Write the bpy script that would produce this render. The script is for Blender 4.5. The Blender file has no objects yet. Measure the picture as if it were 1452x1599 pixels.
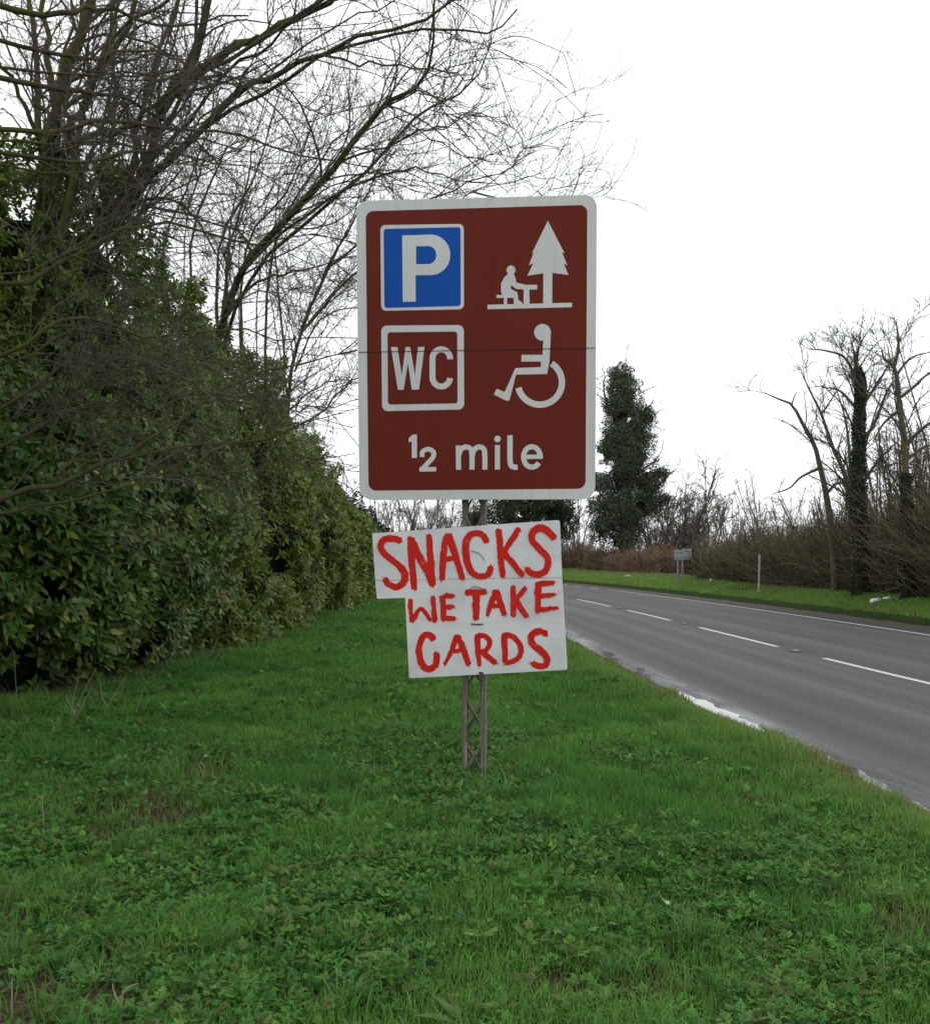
import bpy, math
import numpy as np
from mathutils import Vector
from mathutils.geometry import tessellate_polygon

R = math.radians
scene = bpy.context.scene
C = scene.collection

# ------------------------------------------------------------------ camera
F = 1565.0            # focal length in photo pixels
PX, PY = 726.0, 968.0 # optical axis in photo pixels (the photo is a crop)
PITCH = R(-3.5)
CAMZ = 1.6
cd = bpy.data.cameras.new("camera")
cam = bpy.data.objects.new("camera", cd)
C.objects.link(cam)
cam.location = (0, 0, CAMZ)
cam.rotation_euler = (R(90) + PITCH, 0, 0)
cd.sensor_fit = 'VERTICAL'
cd.sensor_height = 24
cd.lens = 24 * F / 1599
cd.shift_y = (PY - 799.5) / 1599
cd.clip_start = 0.05
cd.clip_end = 5000
scene.camera = cam

# ------------------------------------------------------------------ light
w = bpy.data.worlds.new("World")
scene.world = w
w.use_nodes = True
nt = w.node_tree
nt.nodes.clear()
SUN_EL, SUN_AZ = R(42), R(-35)     # behind the cloud, ahead and to the left
sky = nt.nodes.new('ShaderNodeTexSky')
sky.sky_type = 'NISHITA'
sky.sun_disc = False
sky.sun_elevation = SUN_EL
sky.sun_rotation = SUN_AZ
sky.air_density = 1.0
sky.dust_density = 4.0
mix = nt.nodes.new('ShaderNodeMix'); mix.data_type = 'RGBA'
mix.inputs[0].default_value = 0.90
mix.inputs[7].default_value = (13.3, 13.7, 14.0, 1)   # cloud deck
bg = nt.nodes.new('ShaderNodeBackground')
bg.inputs[1].default_value = 0.095
out = nt.nodes.new('ShaderNodeOutputWorld')
nt.links.new(sky.outputs[0], mix.inputs[6])
nt.links.new(mix.outputs[2], bg.inputs[0])
nt.links.new(bg.outputs[0], out.inputs[0])
sd = bpy.data.lights.new("sun", 'SUN')
sd.energy = 0.5
sd.angle = R(25)
sd.color = (1.0, 0.97, 0.92)
sun = bpy.data.objects.new("sun", sd)
C.objects.link(sun)
dirv = Vector((math.sin(SUN_AZ) * math.cos(SUN_EL), math.cos(SUN_AZ) * math.cos(SUN_EL), math.sin(SUN_EL)))
sun.rotation_euler = dirv.to_track_quat('Z', 'Y').to_euler()
vs = scene.view_settings
vs.view_transform = 'Standard'
vs.look = 'None'
vs.exposure = 0.0
vs.gamma = 1.0
scene.cycles.max_bounces = 6
scene.cycles.diffuse_bounces = 3
scene.cycles.glossy_bounces = 2
scene.cycles.transmission_bounces = 2
scene.cycles.use_denoising = True

# ------------------------------------------------------------------ helpers
CP, SP = math.cos(PITCH), math.sin(PITCH)
def ray(px, py):
    a = (px - PX) / F; b = (PY - py) / F
    return np.array([a, CP - b * SP, SP + b * CP])
def at(px, py, Y):
    d = ray(px, py)
    return np.array([0, 0, CAMZ]) + d * (Y / d[1])
def ground(px, py, z=0.0):
    d = ray(px, py)
    return np.array([0, 0, CAMZ]) + d * ((z - CAMZ) / d[2])

def tag(o, label=None, cat=None, group=None, kind=None):
    if label: o['label'] = label
    if cat: o['category'] = cat
    if group: o['group'] = group
    if kind: o['kind'] = kind
    return o
def empty(name, loc=(0, 0, 0)):
    o = bpy.data.objects.new(name, None)
    o.location = [float(v) for v in loc]
    o.empty_display_size = 0.2
    C.objects.link(o)
    return o
def link(name, me, m, parent=None, smooth=False):
    o = bpy.data.objects.new(name, me)
    C.objects.link(o)
    if m is not None: me.materials.append(m)
    if parent is not None:
        o.parent = parent
        o.matrix_parent_inverse.identity()
        o.location = [-v for v in parent.location]
    if smooth:
        me.polygons.foreach_set('use_smooth', np.ones(len(me.polygons), bool))
    return o
def build(name, V, faces, m, parent=None, col=None, uv=None, smooth=False):
    """V (N,3); faces = list of (M,k) int arrays; col (N,3) per-vertex colour; uv (N,2) per vertex"""
    me = bpy.data.meshes.new(name)
    V = np.ascontiguousarray(V, dtype=np.float32)
    me.vertices.add(len(V)); me.vertices.foreach_set('co', V.ravel())
    faces = [np.asarray(f, dtype=np.int32) for f in faces if len(f)]
    loops = np.concatenate([f.ravel() for f in faces])
    tot = np.concatenate([np.full(len(f), f.shape[1], np.int32) for f in faces])
    start = np.concatenate([[0], np.cumsum(tot)[:-1]]).astype(np.int32)
    me.loops.add(len(loops)); me.loops.foreach_set('vertex_index', loops)
    me.polygons.add(len(tot)); me.polygons.foreach_set('loop_start', start)
    try: me.polygons.foreach_set('loop_total', tot)
    except Exception: pass
    if col is not None:
        a = me.color_attributes.new('tint', 'FLOAT_COLOR', 'POINT')
        c4 = np.ones((len(V), 4), np.float32); c4[:, :3] = col
        a.data.foreach_set('color', c4.ravel())
    if uv is not None:
        u = me.uv_layers.new(name='UVMap')
        u.data.foreach_set('uv', np.asarray(uv, np.float32)[loops].ravel())
    me.update(calc_edges=True)
    me.validate()
    return link(name, me, m, parent, smooth)

def instance(T, TF, pos, M, tint):
    """template verts T(V,3), faces TF list, positions (N,3), matrices (N,3,3), tint (N,3)"""
    N = len(pos); nv = len(T)
    V = np.einsum('nij,vj->nvi', M, T) + pos[:, None, :]
    off = (np.arange(N) * nv)[:, None, None]
    faces = [(np.asarray(f)[None] + off).reshape(-1, np.asarray(f).shape[1]) for f in TF]
    return V.reshape(-1, 3), faces, np.repeat(tint, nv, axis=0)

def join(parts):
    Vs, Fs, Cs, o = [], {}, [], 0
    for V, faces, c in parts:
        Vs.append(V); Cs.append(c)
        for f in faces:
            Fs.setdefault(f.shape[1], []).append(f + o)
        o += len(V)
    return np.concatenate(Vs), [np.concatenate(v) for v in Fs.values()], np.concatenate(Cs)

def norm(a): return a / (np.linalg.norm(a, axis=-1, keepdims=True) + 1e-9)
def basis(zax, spin):
    """orthonormal matrices (N,3,3) with columns x,y,z ; z=zax ; spun"""
    z = norm(zax)
    ref = np.where(np.abs(z[:, 2:3]) < 0.9, np.array([[0, 0, 1.0]]), np.array([[1.0, 0, 0]]))
    x = norm(np.cross(ref, z)); y = np.cross(z, x)
    c, s = np.cos(spin)[:, None], np.sin(spin)[:, None]
    return np.stack([x * c + y * s, -x * s + y * c, z], axis=2)

# value noise
_rn = np.random.RandomState(7).rand(64, 64, 64).astype(np.float32)
def vnoise(x, y, z=0.0):
    x, y, z = np.broadcast_arrays(np.asarray(x, float), np.asarray(y, float), np.asarray(z, float))
    xi, yi, zi = np.floor(x).astype(int), np.floor(y).astype(int), np.floor(z).astype(int)
    fx, fy, fz = x - xi, y - yi, z - zi
    fx, fy, fz = [t * t * (3 - 2 * t) for t in (fx, fy, fz)]
    r = 0
    for a in (0, 1):
        for b in (0, 1):
            for c in (0, 1):
                r = r + _rn[(xi + a) % 64, (yi + b) % 64, (zi + c) % 64] * (fx if a else 1 - fx) * (fy if b else 1 - fy) * (fz if c else 1 - fz)
    return r
def fbm(x, y, z=0.0, o=3):
    s, a, t = 0, 1, 0
    for i in range(o):
        s = s + a * vnoise(np.asarray(x) * 2 ** i + 13 * i, np.asarray(y) * 2 ** i + 7 * i, np.asarray(z) * 2 ** i); t += a; a *= .5
    return s / t

# ------------------------------------------------------------------ materials
def mat(name):
    m = bpy.data.materials.new(name); m.use_nodes = True
    n = m.node_tree.nodes; l = m.node_tree.links
    b = n['Principled BSDF']
    return m, n, l, b
def noise(n, l, scale, detail=4, rough=.6, vec=None, coord='Object'):
    t = n.new('ShaderNodeTexNoise'); t.inputs['Scale'].default_value = scale
    t.inputs['Detail'].default_value = detail; t.inputs['Roughness'].default_value = rough
    if vec is None:
        tc = n.new('ShaderNodeTexCoord'); vec = tc.outputs[coord]
    l.new(vec, t.inputs['Vector'])
    return t
def ramp(n, l, fac, stops):
    r = n.new('ShaderNodeValToRGB'); e = r.color_ramp.elements
    while len(e) < len(stops): e.new(0.5)
    for i, (p, c) in enumerate(stops):
        e[i].position = p; e[i].color = (*c, 1) if len(c) == 3 else c
    l.new(fac, r.inputs[0]); return r
def bump(n, l, b, h, strength=.3, dist=.01):
    bm = n.new('ShaderNodeBump'); bm.inputs['Strength'].default_value = strength
    bm.inputs['Distance'].default_value = dist
    l.new(h, bm.inputs['Height']); l.new(bm.outputs[0], b.inputs['Normal'])
def mixrgb(n, l, fac, a, b2, mode='MIX'):
    m = n.new('ShaderNodeMix'); m.data_type = 'RGBA'; m.blend_type = mode
    for sock, v in ((0, fac), (6, a), (7, b2)):
        if hasattr(v, 'default_value') or hasattr(v, 'is_linked'): l.new(v, m.inputs[sock])
        else: m.inputs[sock].default_value = v if not isinstance(v, tuple) else (*v, 1)
    return m.outputs[2]
def plain(name, c, rough=.6, var=.15, scale=8, bmp=.0, metal=0):
    m, n, l, b = mat(name)
    t = noise(n, l, scale)
    r = ramp(n, l, t.outputs[0], [(.25, tuple(x * (1 - var) for x in c)), (.75, tuple(min(1, x * (1 + var)) for x in c))])
    l.new(r.outputs[0], b.inputs['Base Color'])
    b.inputs['Roughness'].default_value = rough; b.inputs['Metallic'].default_value = metal
    if bmp: bump(n, l, b, t.outputs[0], bmp, .01)
    return m
def leafmat(name, rough=.5, trans=.25, spec=.5):
    """colour of each leaf or blade is its own 'tint'"""
    m, n, l, b = mat(name)
    at_ = n.new('ShaderNodeAttribute'); at_.attribute_name = 'tint'
    l.new(at_.outputs['Color'], b.inputs['Base Color'])
    b.inputs['Roughness'].default_value = rough
    b.inputs['Specular IOR Level'].default_value = spec
    if trans:
        tr = n.new('ShaderNodeBsdfTranslucent')
        l.new(at_.outputs['Color'], tr.inputs['Color'])
        ms = n.new('ShaderNodeMixShader'); ms.inputs[0].default_value = trans
        l.new(b.outputs[0], ms.inputs[1]); l.new(tr.outputs[0], ms.inputs[2])
        l.new(ms.outputs[0], n['Material Output'].inputs['Surface'])
    return m

M_grass = leafmat('grass_blade', .7, .32, .10)
M_weed = leafmat('weed_leaf', .65, .25, .12)
M_laurel = leafmat('laurel_leaf', .38, .12, .28)
M_ivy = leafmat('ivy_leaf', .6, .05, .15)
M_dry = leafmat('dry_stalk', .8, .1, .2)

def barkmat(name, c1, c2, moss, mossamt):
    m, n, l, b = mat(name)
    t = noise(n, l, 14, 5); t2 = noise(n, l, 2.2, 4)
    r = ramp(n, l, t.outputs[0], [(.3, c1), (.7, c2)])
    k = ramp(n, l, t2.outputs[0], [(max(0, .62 - mossamt * .5), (0, 0, 0)), (min(1, .86 - mossamt * .5), (1, 1, 1))])
    l.new(mixrgb(n, l, k.outputs[0], r.outputs[0], moss), b.inputs['Base Color'])
    b.inputs['Roughness'].default_value = .9
    b.inputs['Specular IOR Level'].default_value = .2
    bump(n, l, b, t.outputs[0], .5, .01)
    return m
M_bark = barkmat('mossy_bark', (.045, .038, .026), (.10, .088, .065), (.080, .080, .018), .55)
M_twig = barkmat('twig_bark', (.075, .064, .050), (.145, .125, .10), (.085, .086, .035), .3)
M_farbark = barkmat('far_bark', (.07, .058, .045), (.13, .11, .09), (.10, .095, .045), .4)
M_pale = barkmat('pale_twig', (.13, .11, .09), (.22, .19, .16), (.14, .13, .08), .2)
M_olive = barkmat('olive_twig', (.05, .042, .025), (.085, .072, .045), (.07, .068, .025), .6)
M_scrub = leafmat('scrub_twig', .9, 0, .1)

# ground soil
m, n, l, b = mat('verge_soil'); M_soil = m
t = noise(n, l, 1.3, 5); t2 = noise(n, l, 30, 5, .7)
a = ramp(n, l, t.outputs[0], [(.40, (.022, .050, .010)), (.58, (.035, .045, .014)), (.78, (.060, .046, .028))])
c = ramp(n, l, t2.outputs[0], [(.3, (.55, .55, .5)), (.7, (1.1, 1.05, 1))])
ea = n.new('ShaderNodeAttribute'); ea.attribute_name = 'tint'
earth = ramp(n, l, t2.outputs[0], [(.3, (.040, .030, .018)), (.55, (.085, .064, .040)), (.75, (.13, .105, .07))])
gmix = mixrgb(n, l, ea.outputs['Fac'], a.outputs[0], earth.outputs[0])
l.new(mixrgb(n, l, 1.0, gmix, c.outputs[0], 'MULTIPLY'), b.inputs['Base Color'])
b.inputs['Roughness'].default_value = .95; b.inputs['Specular IOR Level'].default_value = .1
bump(n, l, b, t2.outputs[0], .8, .03)

# asphalt: UV = (t across, s along) in metres
m, n, l, b = mat('asphalt'); M_road = m
uvn = n.new('ShaderNodeUVMap'); uvn.uv_map = 'UVMap'
mp = n.new('ShaderNodeMapping'); mp.inputs['Scale'].default_value = (1.35, .006, 1); l.new(uvn.outputs[0], mp.inputs[0])
tk = noise(n, l, 1.1, 4, .55, mp.outputs[0])
mp2 = n.new('ShaderNodeMapping'); mp2.inputs['Scale'].default_value = (1.0, .16, 1); l.new(uvn.outputs[0], mp2.inputs[0])
tb = noise(n, l, .9, 5, .6, mp2.outputs[0])
tf = noise(n, l, 75, 5, .85, uvn.outputs[0])
tg = noise(n, l, 18, 5, .75, uvn.outputs[0])
A = ramp(n, l, tk.outputs[0], [(.34, (.038, .037, .039)), (.5, (.058, .057, .059)), (.64, (.088, .087, .090))])
B = ramp(n, l, tb.outputs[0], [(.4, (.97, .98, 1)), (.7, (1.05, .99, .96))])
D = ramp(n, l, tf.outputs[0], [(.36, (.45, .45, .45)), (.5, (1, 1, 1)), (.64, (1.75, 1.72, 1.7))])
G = ramp(n, l, tg.outputs[0], [(.34, (.70, .70, .70)), (.5, (1, 1, 1)), (.66, (1.28, 1.27, 1.26))])
x1 = mixrgb(n, l, 1.0, A.outputs[0], B.outputs[0], 'MULTIPLY')
x2 = mixrgb(n, l, 1.0, x1, D.outputs[0], 'MULTIPLY')
x3 = mixrgb(n, l, 1.0, x2, G.outputs[0], 'MULTIPLY')
l.new(x3, b.inputs['Base Color'])
sx = n.new('ShaderNodeSeparateXYZ'); l.new(uvn.outputs[0], sx.inputs[0])
mr = n.new('ShaderNodeMapRange'); mr.interpolation_type = 'SMOOTHSTEP'      # rain water lingering towards the gutter
mr.inputs[1].default_value = -3.12; mr.inputs[2].default_value = -3.55; l.new(sx.outputs[0], mr.inputs[0])
mpw = n.new('ShaderNodeMapping'); mpw.inputs['Scale'].default_value = (2.2, .5, 1); l.new(uvn.outputs[0], mpw.inputs[0])
tw = noise(n, l, 1.6, 5, .6, mpw.outputs[0])
wr = ramp(n, l, tw.outputs[0], [(.30, (.15,) * 3), (.55, (1,) * 3)])
mm = n.new('ShaderNodeMath'); mm.operation = 'MULTIPLY'; l.new(mr.outputs[0], mm.inputs[0]); l.new(wr.outputs[0], mm.inputs[1])
rr = ramp(n, l, tb.outputs[0], [(.35, (.7, .7, .7)), (.7, (.82, .82, .82))])
rg_ = mixrgb(n, l, mm.outputs[0], rr.outputs[0], (.13, .13, .13)); l.new(rg_, b.inputs['Roughness'])
dk_ = mixrgb(n, l, mm.outputs[0], x3, (.035, .034, .033)); l.new(dk_, b.inputs['Base Color'])
b.inputs['Specular IOR Level'].default_value = .4
bump(n, l, b, tf.outputs[0], .35, .004)

# road paint, worn
m, n, l, b = mat('road_paint'); M_paint = m
uvn = n.new('ShaderNodeUVMap'); uvn.uv_map = 'UVMap'
tg = noise(n, l, 22, 5, .75, uvn.outputs[0])
l.new(ramp(n, l, tg.outputs[0], [(.36, (.12, .12, .12)), (.47, (.55, .55, .53)), (.7, (.70, .70, .68))]).outputs[0], b.inputs['Base Color'])
b.inputs['Roughness'].default_value = .6
m, n, l, b = mat('worn_road_paint'); M_paint2 = m
uvn = n.new('ShaderNodeUVMap'); uvn.uv_map = 'UVMap'
tg = noise(n, l, 14, 5, .75, uvn.outputs[0])
l.new(ramp(n, l, tg.outputs[0], [(.30, (.16, .16, .155)), (.42, (.42, .42, .41)), (.7, (.62, .62, .60))]).outputs[0], b.inputs['Base Color'])
b.inputs['Roughness'].default_value = .7
# gutter mud and water
m, n, l, b = mat('gutter_mud'); M_mud = m
t = noise(n, l, 9, 6, .7); t2 = noise(n, l, 60, 4, .7)
l.new(ramp(n, l, t.outputs[0], [(.3, (.022, .018, .014)), (.6, (.055, .045, .035)), (.8, (.10, .085, .068))]).outputs[0], b.inputs['Base Color'])
b.inputs['Roughness'].default_value = .8
bump(n, l, b, t2.outputs[0], .8, .02)
m, n, l, b = mat('puddle_water'); M_water = m
t = noise(n, l, 25, 4)
b.inputs['Base Color'].default_value = (.05, .048, .042, 1)
l.new(ramp(n, l, noise(n, l, 3.5, 5, .7).outputs[0], [(.42, (.05,) * 3), (.58, (.28,) * 3)]).outputs[0], b.inputs['Roughness'])
b.inputs['IOR'].default_value = 1.33
b.inputs['Specular IOR Level'].default_value = 1.0
b.inputs['Coat Weight'].default_value = 1.0
b.inputs['Coat Roughness'].default_value = .04
bump(n, l, b, t.outputs[0], .5, .012)

# ------------------------------------------------------------------ road alignment and terrain
CY = np.array([-60, -20, 0, 7, 10, 13.5, 19.3, 24.6, 32.8, 41.5, 52, 65, 80, 100, 130, 170, 230, 320])
CX = np.array([11.6, 9.2, 7.45, 6.86, 6.58, 6.29, 6.02, 5.8, 5.38, 4.72, 3.72, 2.1, -.3, -4.2, -11.5, -24, -48, -95])
def cx(y): return np.interp(y, CY, CX)
ys_ = np.linspace(-60, 320, 761)
cx_ = cx(ys_)
for _ in range(3): cx_ = np.convolve(np.pad(cx_, 4, 'reflect', reflect_type='odd'), np.ones(9) / 9, 'valid')
def cx(y): return np.interp(y, ys_, cx_)
ROADZ = -0.10
def height(t, y):
    x = cx(y) + t
    nz = (fbm(x * .8, y * .8, 0, 3) - .5) * .12 + (fbm(x * 4, y * 4, 3, 2) - .5) * .05
    edge = (vnoise(y * 1.7, 5.5) - .5) * .12 + (vnoise(y * 6, 8.5) - .5) * .06
    tt = t + edge
    near = np.interp(-tt, [3.7, 3.82, 3.98, 4.4, 7, 10, 200], [-.14, -.10, -.035, 0, 0, 0, .0])
    far = np.interp(tt, [5.3, 5.42, 5.50, 6.7, 9, 20, 400], [-.14, -.07, .10, .46, .55, .6, .6])
    k = np.where(t < 0, np.clip((-tt - 4.0) / .8, 0, 1), np.clip((tt - 5.7) / .8, 0, 1))
    return np.where(t < .7, near, far) + nz * k
def ngr(x, y): return height(x - cx(y), y)

HY = np.array([2, 10.5, 14, 18, 25, 34, 39, 42]); HT = np.array([-12.0, -11.25, -10.6, -10.0, -9.6, -9.2, -8.5, -8.2])
def hface(y): return cx(y) + np.interp(y, HY, HT)
PATCH = [(200, 1280, .42, .9), (90, 1240, .35, .7), (60, 1430, .40, .8), (300, 1330, .25, .6), (190, 1560, .30, .9), (20, 1580, .3, .8), (460, 1430, .14, .7), (870, 1525, .16, .9), (600, 1500, .12, .6),
         (1180, 1250, .16, .9), (1320, 1388, .16, .9), (1250, 1330, .3, .5), (1420, 1440, .18, .9), (1000, 1540, .2, .6), (560, 1380, .15, .5), (330, 1210, .3, .6)]
PATCH = [(*ground(a_, b_, 0)[:2], r_, k_) for a_, b_, r_, k_ in PATCH]
def soilness(x, y):     # thin, brown patches in the turf
    x = np.asarray(x, float); y = np.asarray(y, float)
    a = fbm(x * 1.1 + 40, y * 1.1, 2, 3)
    left = np.clip((-x - 1.0) / 1.0, 0, 1) * np.clip((9.5 - y) / 3.5, 0, 1)
    hedge = np.clip((hface(y) + .35 - x) / .6, 0, 1) * .6
    s_ = np.clip((a - .5) * 5 * (.25 + .9 * left), 0, 1) * np.clip(left + .12, 0, 1) + hedge
    wob = (fbm(x * 5, y * 5, 8, 2) - .5) * 1.1
    for a_, b_, r_, k_ in PATCH:
        d_ = np.hypot((x - a_), (y - b_) * .7) / r_
        s_ = s_ + k_ * np.clip(1.25 - d_ + wob, 0, 1)
    return np.clip(s_, 0, 1)
def sheet(name, ys, ts, zf, m, tf=None):
    Y, T = np.meshgrid(ys, ts, indexing='ij')
    if tf is not None: T = tf(Y, T)
    X = cx(Y) + T
    Z = zf(T, Y)
    V = np.stack([X, Y, Z], -1).reshape(-1, 3)
    a, b_ = Y.shape
    i = np.arange(a * b_).reshape(a, b_)
    q = np.stack([i[:-1, :-1], i[:-1, 1:], i[1:, 1:], i[1:, :-1]], -1).reshape(-1, 4)
    return build(name, V, [q], m, uv=np.stack([T.ravel(), Y.ravel()], -1), smooth=True)

ysn = np.concatenate([np.arange(-60, 0, 3), np.arange(0, 30, .14), np.arange(30, 80, .5), np.arange(80, 321, 4)])
tsn = np.concatenate([[-900, -400, -150, -70, -40, -25, -18, -14], np.arange(-12.5, -4.2, .14), np.arange(-4.2, -3.5, .05), np.arange(-3, 5.2, 1.2), np.arange(5.2, 6, .05), np.arange(6, 9.5, .25), [11, 14, 18, 25, 40, 70, 150, 400, 900]])
go = sheet('ground', ysn, tsn, height, M_soil)
co = np.empty(len(go.data.vertices) * 3); go.data.vertices.foreach_get('co', co); co = co.reshape(-1, 3)
ta = go.data.color_attributes.new('tint', 'FLOAT_COLOR', 'POINT')
sv = soilness(co[:, 0], np.clip(co[:, 1], 0, 60)); ta.data.foreach_set('color', np.stack([sv, sv, sv, sv * 0 + 1], 1).astype(np.float32).ravel())
tag(go, kind='structure')
# far field out to the horizon
V = np.array([[-4000, 320, -.02], [4000, 320, -.02], [4000, 4500, -.02], [-4000, 4500, -.02]], float)
tag(build('fields', V, [np.array([[0, 1, 2, 3]])], M_soil), kind='structure')

ysr = np.concatenate([np.arange(-60, 0, 2), np.arange(0, 60, .5), np.arange(60, 320, 3)])
tag(sheet('road', ysr, np.linspace(-3.95, 5.5, 20), lambda T, Y: ROADZ + 0 * T, M_road), kind='structure')
# muddy margins over the asphalt edges
def mudedge(sgn):
    def f(Y, T):
        j = (fbm(Y * 1.1, 3.3 + sgn, 0, 3) - .5) * .5 + (vnoise(Y * 5, 9.1) - .5) * .12
        if sgn < 0: return np.where(T > -3.8, T + j * .22, T)
        return np.where(T < 4.9, T + j * .5, T)
    return f
ysm = np.concatenate([np.arange(-20, 40, .12), np.arange(40, 120, .5)])
tag(sheet('gutter_mud', ysm, np.array([-4.0, -3.86, -3.74]), lambda T, Y: ROADZ + .008 - (T + 3.6) * 0.0 + np.where(T < -3.9, .03, 0), M_mud, mudedge(-1)), kind='structure')
tag(sheet('far_gutter_mud', ysm, np.array([4.78, 5.1, 5.35, 5.55]), lambda T, Y: ROADZ + .006 + np.clip(T - 5.0, 0, 1) * .12, M_mud, mudedge(1)), kind='structure')

# painted markings
def ribbon(name, y0, y1, t0, t1, z, m, n_=None):
    yy = np.linspace(y0, y1, n_ or max(2, int((y1 - y0) / .5)))
    return sheet(name, yy, np.array([t0, t1]), lambda T, Y: z + 0 * T, m)
def road_d(py): return ground(800, py, ROADZ)[1]
def merge(objs, name):
    ms = [o.data for o in objs]
    V, Fc, U, o = [], [], [], 0
    for me in ms:
        v = np.empty(len(me.vertices) * 3); me.vertices.foreach_get('co', v); V.append(v.reshape(-1, 3))
        f = np.empty(len(me.loops), int); me.loops.foreach_get('vertex_index', f); Fc.append(f.reshape(-1, 4) + o); o += len(me.vertices)
    V = np.concatenate(V)
    r_ = build(name, V, [np.concatenate(Fc)], ms[0].materials[0], uv=V[:, :2])
    for ob in objs: bpy.data.objects.remove(ob)
    return r_
dash = []
d0 = road_d(1010)                      # far end of the dash that starts near (1452,1069)
pairs = [(road_d(1010) - 0, road_d(980)), (road_d(969), road_d(953)), (road_d(947), road_d(936)), (road_d(932.2), road_d(932.2) + 5.2)]
pairs = [(a, b2) for a, b2 in pairs]
pairs.insert(0, (road_d(1028) - 5.6, road_d(1028)))
P = []
# the dashes as seen: gaps 1284..1215, 1092..1054, 984..957, 905..881
P.append((road_d(1028) - 5.8, road_d(1028)))
P.append((road_d(1010), road_d(980)))
P.append((road_d(969), road_d(953)))
P.append((road_d(947), road_d(936)))
P.append((road_d(932), road_d(932) + 5.4))
k = P[-1][1] + 2.6
while k < 160: P.append((k, k + 5.4)); k += 8
k = P[0][0] - 2.4
while k > -40: P.append((k - 5.4, k)); k -= 7.8
tag(merge([ribbon('dash', a, b2, -.06, .06, ROADZ + .004, M_paint) for a, b2 in P], 'centre_line_markings'), kind='structure')
lines = [ribbon('line', -40, road_d(921), 4.36, 4.47, ROADZ + .004, M_paint2)]
k = road_d(920) + .8
while k < 110: lines.append(ribbon('line', k, k + 2.0, 4.36, 4.50, ROADZ + .004, M_paint2)); k += 4.0
tag(merge(lines, 'edge_line_marking'), kind='structure')

# water standing in the gutter
def puddle(name, y0, y1, width, seed):
    yy = np.arange(y0, y1, .03)
    k = np.clip(np.minimum((yy - y0), (y1 - yy)) / 1.8, 0, 1)
    inner = -3.90 + 0 * yy
    wdt = k * (.05 + width * np.exp(-((yy - 11.2) / 2.4) ** 2) + width * .8 * np.exp(-((yy - 8.1) / .8) ** 2) + .10 * np.clip(fbm(yy * 1.2, seed, 0, 2) - .3, 0, 1) + .05 * (fbm(yy * 5, seed + 5, 0, 3) - .3))
    L = -3.86 + (vnoise(yy * 1.7, 5.5) - .5) * -.05 + (vnoise(yy * 7, seed + 2) - .5) * .06
    V = []
    for a, b2, c2 in zip(yy, L, wdt):
        V += [[cx(a) + b2, a, ROADZ + .016], [cx(a) + b2 + c2 * .5, a, ROADZ + .016], [cx(a) + b2 + c2, a, ROADZ + .016]]
    i = np.arange(len(yy) - 1)[:, None] * 3
    q = np.concatenate([i + np.array([[0, 1, 4, 3]]), i + np.array([[1, 2, 5, 4]])])
    return tag(build(name, np.array(V), [q], M_water), kind='structure')
puddle('puddle', 5.0, 20.5, .17, 2.2)

# ------------------------------------------------------------------ tubes / trees
def cat(P, n_):
    P = np.asarray(P, float)
    Q = np.vstack([2 * P[0] - P[1], P, 2 * P[-1] - P[-2]])
    u = np.linspace(0, len(P) - 1 - 1e-6, n_)
    i = u.astype(int); f = (u - i)[:, None]
    a, b2, c2, d2 = Q[i], Q[i + 1], Q[i + 2], Q[i + 3]
    return .5 * ((2 * b2) + (-a + c2) * f + (2 * a - 5 * b2 + 4 * c2 - d2) * f ** 2 + (-a + 3 * b2 - 3 * c2 + d2) * f ** 3)

def tubes(groups, sides=None, color=None):
    """groups: list of (P (B,n,3), R (B,n), sides)"""
    Vs, Fs, o = [], [], 0
    for P, Rr, k in groups:
        if len(P) == 0: continue
        B, n_ = Rr.shape
        t = np.gradient(P, axis=1); t = norm(t)
        mt = norm(P[:, -1] - P[:, 0])
        ref = np.where(np.abs(mt[:, 2:3]) < .7, np.array([[0, 0, 1.]]), np.array([[1., .1, 0]]))[:, None, :]
        u = norm(np.cross(t, np.broadcast_to(ref, t.shape))); v = np.cross(t, u)
        a = np.arange(k) / k * 2 * np.pi
        V = P[:, :, None, :] + Rr[:, :, None, None] * (u[:, :, None, :] * np.cos(a)[None, None, :, None] + v[:, :, None, :] * np.sin(a)[None, None, :, None])
        idx = np.arange(B * n_ * k).reshape(B, n_, k)
        q = np.stack([idx[:, :-1], np.roll(idx[:, :-1], -1, 2), np.roll(idx[:, 1:], -1, 2), idx[:, 1:]], -1).reshape(-1, 4)
        Vs.append(V.reshape(-1, 3)); Fs.append(q + o); o += B * n_ * k
    return np.concatenate(Vs), [np.concatenate(Fs)]

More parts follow.
